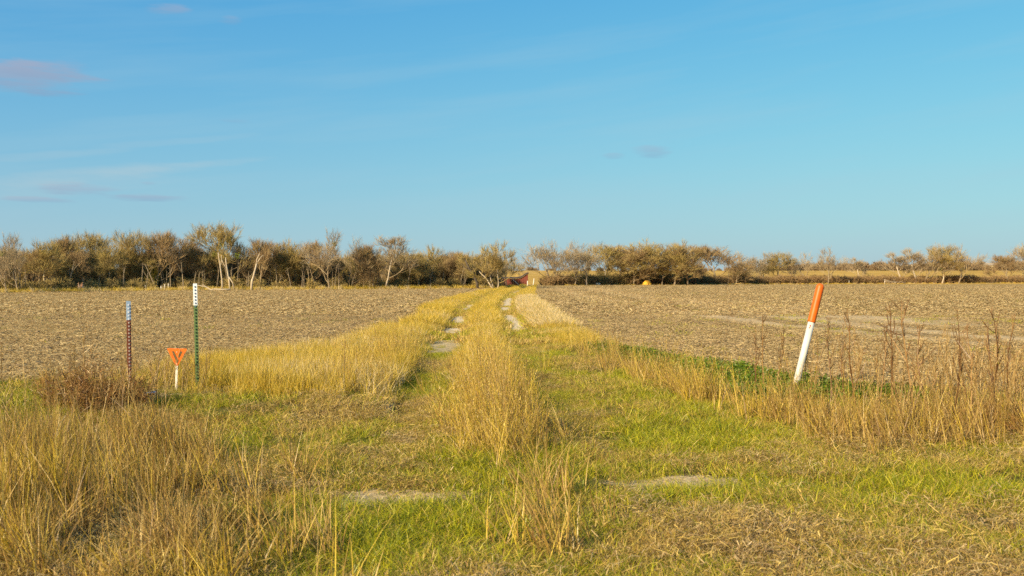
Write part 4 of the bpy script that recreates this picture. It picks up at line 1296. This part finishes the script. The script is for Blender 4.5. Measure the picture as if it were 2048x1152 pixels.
M_PGREEN = simple('green post paint', (.050, .095, .026), (.085, .14, .035), 14.0, .5, .2, spec=.5)
M_PRUST = simple('rusty steel', (.13, .035, .018), (.23, .075, .04), 30.0, .85, .5)
M_TWHITE = simple('white tip paint', (.50, .54, .58), (.64, .66, .68), 9.0, .5, .15, spec=.5)
M_TBLUE = simple('blue-grey tip paint', (.24, .34, .46), (.40, .50, .62), 9.0, .5, .15, spec=.5)
GS = 'steel fence posts by the field'
tpost(259, 602, 818, 15.2, R(32), -.6, M_PRUST, M_TBLUE, .29, 'rusty red-brown steel post with blue-grey top, left of triangle sign', GS)
tpost(395, 567, 798, 16.5, R(8), -1.2, M_PGREEN, M_TWHITE, .36, 'taller green steel post with white top, right of triangle sign', GS)

# ------------------------------------------------------------------ triangle sign
sdist = 16.6
sx_, gzs = X(351, sdist), EYE - (792 - HZ) / FPX * sdist
root = empty('triangle_sign', (sx_, sdist, gzs), R(4))
root.rotation_euler = (0, R(1.6), R(4))
tag(root, 'orange triangular sign with dark V on a short pale stake', 'sign')
k = sdist / FPX
m = MB(); m.box((0, .006, .30), (.019, .006, .42)); m.obj('stake', simple('pale fibreglass', (.50, .46, .38), (.62, .58, .50), 12.0, .8, .2), root)
zt, zb = (792 - 697) * k, (792 - 731) * k
hw = 18.6 * k
M_OR = simple('orange sign sheet', (.62, .105, .005), (.72, .14, .008), 30.0, .45, .05, spec=.3)
tri = [(-hw, zt), (hw, zt), (hw + .004, zt - .018), (.020, zb), (-.020, zb), (-hw - .004, zt - .018)]
n = len(tri)
m = MB()
m.add([(a, -.006, b) for a, b in tri] + [(a, -.001, b) for a, b in tri], [tuple(range(n - 1, -1, -1)), tuple(range(n, 2 * n))] + [(q, (q + 1) % n, (q + 1) % n + n, q + n) for q in range(n)])
plate_o = m.obj('plate', M_OR, root)
zc = lambda py: (792 - py) * k
m = MB()
L_ = lambda px: (px - 351) * k
for a in ([(340.5, 702.5), (345.5, 702.5), (353.8, 720.5), (351.0, 726.0)], [(357.6, 702.5), (362.4, 702.5), (356.0, 716.5), (353.4, 711.5)]):
    m.add([(L_(px), -.0085, zc(py)) for px, py in a] + [(L_(px), -.0062, zc(py)) for px, py in a], [(3, 2, 1, 0), (4, 5, 6, 7), (0, 1, 5, 4), (1, 2, 6, 5), (2, 3, 7, 6), (3, 0, 4, 7)])
m.add([(L_(px), -.0080, zc(py)) for px, py in ((351.2, 725.6), (354.0, 720.0), (355.8, 716.4), (354.2, 725.0))] + [(L_(px), -.0062, zc(py)) for px, py in ((351.2, 725.6), (354.0, 720.0), (355.8, 716.4), (354.2, 725.0))], [(0, 1, 2, 3), (7, 6, 5, 4), (0, 4, 5, 1), (1, 5, 6, 2), (2, 6, 7, 3), (3, 7, 4, 0)])
m.obj('letter', simple('dark olive letter', (.085, .055, .018), (.13, .085, .03), 30.0, .6), plate_o)
for pz in (zc(704.0), zc(728.0)):
    m = MB(); m.tube([(0, -.013, pz), (0, -.0065, pz)], [.007, .008], 8); m.obj('bolt', simple('bolt steel', (.6, .5, .4), (.7, .6, .5), 9.0), plate_o)

# ------------------------------------------------------------------ leaning marker post
md_ = 17.2
mz = EYE - (790 - HZ) / FPX * md_
root = empty('marker_post', (X(1587.5, md_), md_, mz))
tag(root, 'leaning white pipe marker with an orange rounded top', 'marker post')
L = math.hypot((790 - 567), 57) / FPX * md_
root.rotation_euler = (R(-2), math.atan2(57, 223), 0)
kk = md_ / FPX


def lathe(profile, n=28):
    m = MB(); V = []; F = []
    for r_, z_ in profile:
        for q in range(n):
            th = 6.28318 * q / n
            V.append((r_ * math.cos(th), r_ * math.sin(th), z_))
    for i in range(len(profile) - 1):
        for q in range(n):
            F.append((i * n + q, i * n + (q + 1) % n, (i + 1) * n + (q + 1) % n, (i + 1) * n + q))
    F.append(tuple(range((len(profile) - 1) * n, len(profile) * n)))
    m.add(V, F)
    return m


M_WPIPE, t = newmat('white pipe')
nn = noise(t, 7.0, 5.0, .65, None, (1, 1, .35))
sp = nd(t, 'ShaderNodeSeparateXYZ', {0: nd(t, 'ShaderNodeTexCoord').outputs['Object']})
low = nd(t, 'ShaderNodeMapRange', {0: mth(t, 'ADD', sp.outputs[2], mth(t, 'MULTIPLY', nn, -.5)), 1: -.25, 2: .25, 3: .75, 4: 0}).outputs[0]
cc = ramp(t, nn, [(.35, (.45, .43, .37)), (.6, (.56, .54, .48))])
cc = mixc(t, low, cc, (.40, .33, .23))
finish(t, cc, .45, nn, .08, .01, .45)
M_OPIPE = simple('orange cap', (.44, .075, .003), (.63, .122, .005), 4.0, .45, .03, spec=.3)
rw, ro = 6.7 * kk, 7.9 * kk
Lw = L * .652
lathe([(rw, -.4), (rw, Lw * .5), (rw, Lw + .03)]).obj('white_pipe', M_WPIPE, root, False)
pipe_o = bpy.data.objects['white_pipe']
for p in bpy.data.objects['white_pipe'].data.polygons[:-1]: p.use_smooth = True
prof = [(rw + .001, Lw), (ro, Lw + .002), (ro, Lw + .02), (ro, L - ro * .9)] + [(ro * math.cos(a), L - ro * .9 + ro * .9 * math.sin(a)) for a in (R(20), R(40), R(58), R(72), R(83))]
lathe(prof).obj('orange_cap', M_OPIPE, root, True)
m = MB()
for a in ([(-.012, .055), (.006, .06), (.008, .02), (-.004, .018)], [(-.016, .012), (.004, .014), (.0, -.006), (-.014, -.002)]):
    m.add([(x_ - .02, -rw * .96 - .001, Lw - .11 + z_) for x_, z_ in a] + [(x_ - .02, -rw * .8, Lw - .11 + z_) for x_, z_ in a], [(3, 2, 1, 0), (4, 5, 6, 7), (0, 1, 5, 4), (1, 2, 6, 5), (2, 3, 7, 6), (3, 0, 4, 7)])
m.obj('red_mark', simple('red paint', (.55, .03, .02), (.65, .05, .03), 9.0, .5), pipe_o)

# ------------------------------------------------------------------ blue and grey bottle in the grass
bd = 15.5
root = empty('plastic_bottle', (X(300, bd), bd, gz(X(300, bd), bd) + .015))
tag(root, 'small blue-ended grey plastic bottle lying in grass by the rusty post', 'bottle')
M_GPL = simple('grey plastic', (.26, .30, .36), (.44, .47, .53), 14.0, .35, .2, spec=.5)
M_BPL = simple('blue plastic', (.10, .28, .52), (.22, .45, .68), 9.0, .35, .1, spec=.5)
ax = lambda u: (-.10 + u * .20, .03 * u, .045 + u * .022)
m = MB(); m.tube([ax(.26), ax(.3), ax(.5), ax(.62), ax(.66), ax(.9), ax(1.0)], [.024, .031, .030, .028, .032, .031, .022], 14); m.obj('body', M_GPL, root, True)
m = MB(); m.tube([ax(0), ax(.02), ax(.22), ax(.26)], [.026, .035, .036, .030], 14); m.obj('blue_end', M_BPL, root, True)
m = MB()
for a, b_, c_ in (((-.08, -.02, -.02), (-.03, -.02, .035), (-.05, -.03, -.05)), ((-.02, -.02, .03), (.03, -.03, .02), (.0, -.04, -.05))):
    m.add([a, b_, c_, (a[0], a[1] + .004, a[2]), (b_[0], b_[1] + .004, b_[2]), (c_[0], c_[1] + .004, c_[2])], [(0, 1, 2), (5, 4, 3), (0, 3, 4, 1), (1, 4, 5, 2), (2, 5, 3, 0)])
o = m.obj('paper_scrap', simple('white paper', (.70, .66, .58), (.82, .78, .7), 9.0), None)
o.location = root.location
tag(o, 'torn white scrap just below the blue-ended bottle', 'litter')

# ------------------------------------------------------------------ bramble and dead weeds
V, F, A = [], [], []
for q, (ox, oy, hh, ww) in enumerate(((0, 0, .85, 1.4), (-.55, .2, .62, 1.1), (.6, -.1, .55, 1.0), (.15, -.4, .5, 1.0))):
    v_, f_, a_ = shrub(60 + q, hh, ww, 80, 26, .0055, .20)
    k0 = len(V)
    V += [(p[0] + ox, p[1] + oy, p[2]) for p in v_]; F += [tuple(i + k0 for i in f) for f in f_]; A += a_
o = place_mesh('bramble_bush', V, F, A, M_BRAMBLE, 186, 826, 'tangled reddish-brown bramble bush left of the rusty post', 'bush', (.85, .85, 1.0))


def weed(seed, h=1.3):
    rng = random.Random(seed); m = MB()
    G = lambda s: Vector((rng.gauss(0, s), rng.gauss(0, s), rng.gauss(0, s)))
    pp = [Vector((0, 0, -.03))]; d_ = Vector((rng.gauss(0, .12), rng.gauss(0, .1), 1)).normalized()
    n = 9
    for i in range(n):
        d_ = (d_ + G(.06) + Vector((0, 0, .03))).normalized(); pp.append(pp[-1] + d_ * h / n)
    m.tube(pp, [.010 * (1 - i / (n + 2)) + .002 for i in range(n + 1)], 4, False, rng.random())
    for i in range(3, n + 1):
        for k in range(rng.choice((1, 2, 2))):
            dd = (d_ + G(.45)).normalized(); L_ = h * rng.uniform(.14, .38) * (1.25 - i / n * .75)
            q = [pp[i]]
            for s_ in range(4):
                dd = (dd + Vector((0, 0, .18)) + G(.08)).normalized(); q.append(q[-1] + dd * L_ / 4)
            m.tube(q, [.005, .0045, .004, .0034, .002], 3, False, rng.random())
            for z in range(14):
                t_ = rng.uniform(.2, 1) * 3.99; a0 = q[int(t_)].lerp(q[int(t_) + 1], t_ % 1)
                e = a0 + (dd + G(.6)).normalized() * rng.uniform(.02, .07)
                s = (e - a0).cross(G(1)).normalized() * .0034
                m.add([a0 - s, a0 + s, e], [(0, 1, 2)], rng.random())
    return m.V, m.F, m.A


WM = [mesh(f'weed_{i}', *(lambda w: (w[0], w[1]))(weed(40 + i)), [M_WEED], {'rnd': weed(40 + i)[2]}) for i in range(6)]
WD = []
for me in WM:
    me2 = me.copy(); me2.materials.clear(); me2.materials.append(M_WEEDD); WD.append(me2)
GW = 'tall dead weeds on the right verge'
for k, (px, top, base, lab) in enumerate((
    (1838, 612, 850, 'tallest dead weed with two feathery plumes right of the marker'),
    (1792, 622, 838, 'slim dead weed with one tight plume, left of the tallest'),
    (1908, 638, 850, 'dead weed with slanting plume right of the tallest'),
    (1970, 628, 846, 'bushy-topped dead weed third right of the tallest'),
    (2026, 650, 860, 'broad dead weed at the right edge of the picture'),
    (1714, 636, 826, 'thin forked dead weed nearest right of the marker'),
    (1756, 660, 832, 'short dead weed between the forked one and slim plume'),
    (1662, 648, 810, 'bare single-stem weed close beside the leaning marker'),
    (1690, 668, 816, 'low dark weed at the marker, behind the forked one'),
    (1868, 660, 856, 'low weed in front of the two-plumed tallest one'),
    (1940, 668, 862, 'low brown weed between slanting plume and bushy-topped weed'),
    (1994, 672, 868, 'low weed just left of the one at the edge'),
    (1528, 640, 790, 'pale brown wide weed left of the leaning marker'),
    (1552, 668, 800, 'small weed touching the foot of the leaning marker'),
    (1512, 664, 782, 'small weed left of the pale brown wide one'),
)):
    d = D(base); xx = X(px, d); hh = (base - top) / FPX * d
    o = link(bpy.data.objects.new('dead_weed', WD[k % 6]))
    s = hh / 1.32
    o.location = (xx, d, gz(xx, d)); o.scale = (max(s, .9) * 1.15, max(s, .9) * 1.15, s); o.rotation_euler = (0, 0, k * 1.7)
    tag(o, lab, 'weed', GW)
C_WEED = bpy.data.collections.new('weed_shapes')
for i, me in enumerate(WM):
    C_WEED.objects.link(bpy.data.objects.new(f'weedshape_{i:02d}', me))
x, y = sample(1150, 12.2, 17.5, 0, 30, 0, lambda x, y: np.clip(sstep(3.6, 6.2, x) * (.35 + .65 * np.exp(-((y - 14) / 1.3) ** 2)) * (.2 + .8 * sstep(.4, .6, fbm(x * .9, y * .9))), 0, 1), 3.2, 9.5)
scatter('weeds', C_WEED, pts(x, y), None, .35 + .50 * np.random.RandomState(31).rand(len(x)), None, .16, 30, 'low tangle of thin dead brown weeds on the right verge', 'weeds')
C_TANGLE = variants('tangle', M_BRAMBLE, [shrub(110 + i, .40, .8, 34, 18, .0045, .15) for i in range(4)])
x, y = sample(130, 12.3, 16.5, 0, 34, 0, lambda x, y: sstep(4.2, 6.5, x) * np.exp(-((y - 13.6) / 1.1) ** 2), 3.6, 9.0)
scatter('weeds', C_TANGLE, pts(x, y), None, .5 + .7 * np.random.RandomState(35).rand(len(x)), None, .12, 32, 'low brown tangle under the dead weeds on the right verge', 'weeds')
x, y = sample(420, 12.5, 19.5, 0, 32, 0, lambda x, y: sstep(.40, .6, fbm(x * .9, y * .9 + 3)) * clear(x, y), -9.5, -5.0)
scatter('weeds', C_WEED, pts(x, y), None, .25 + .35 * np.random.RandomState(33).rand(len(x)), None, .16, 31, 'thin dead weeds around the bramble on the left verge', 'weeds')
for k, (px, top, base, lab) in enumerate(((692, 678, 775, 'brown upright weed standing in the golden bank left of track'), (178, 662, 790, 'tall thin weed rising behind the bramble bush'))):
    d = D(base); xx = X(px, d); hh = (base - top) / FPX * d
    o = link(bpy.data.objects.new('dead_weed', WM[(k + 2) % 6])); s = hh / 1.32
    o.location = (xx, d, gz(xx, d)); o.scale = (s, s, s); o.rotation_euler = (0, 0, k * 2.7)
    tag(o, lab, 'weed', 'single weeds on the left')
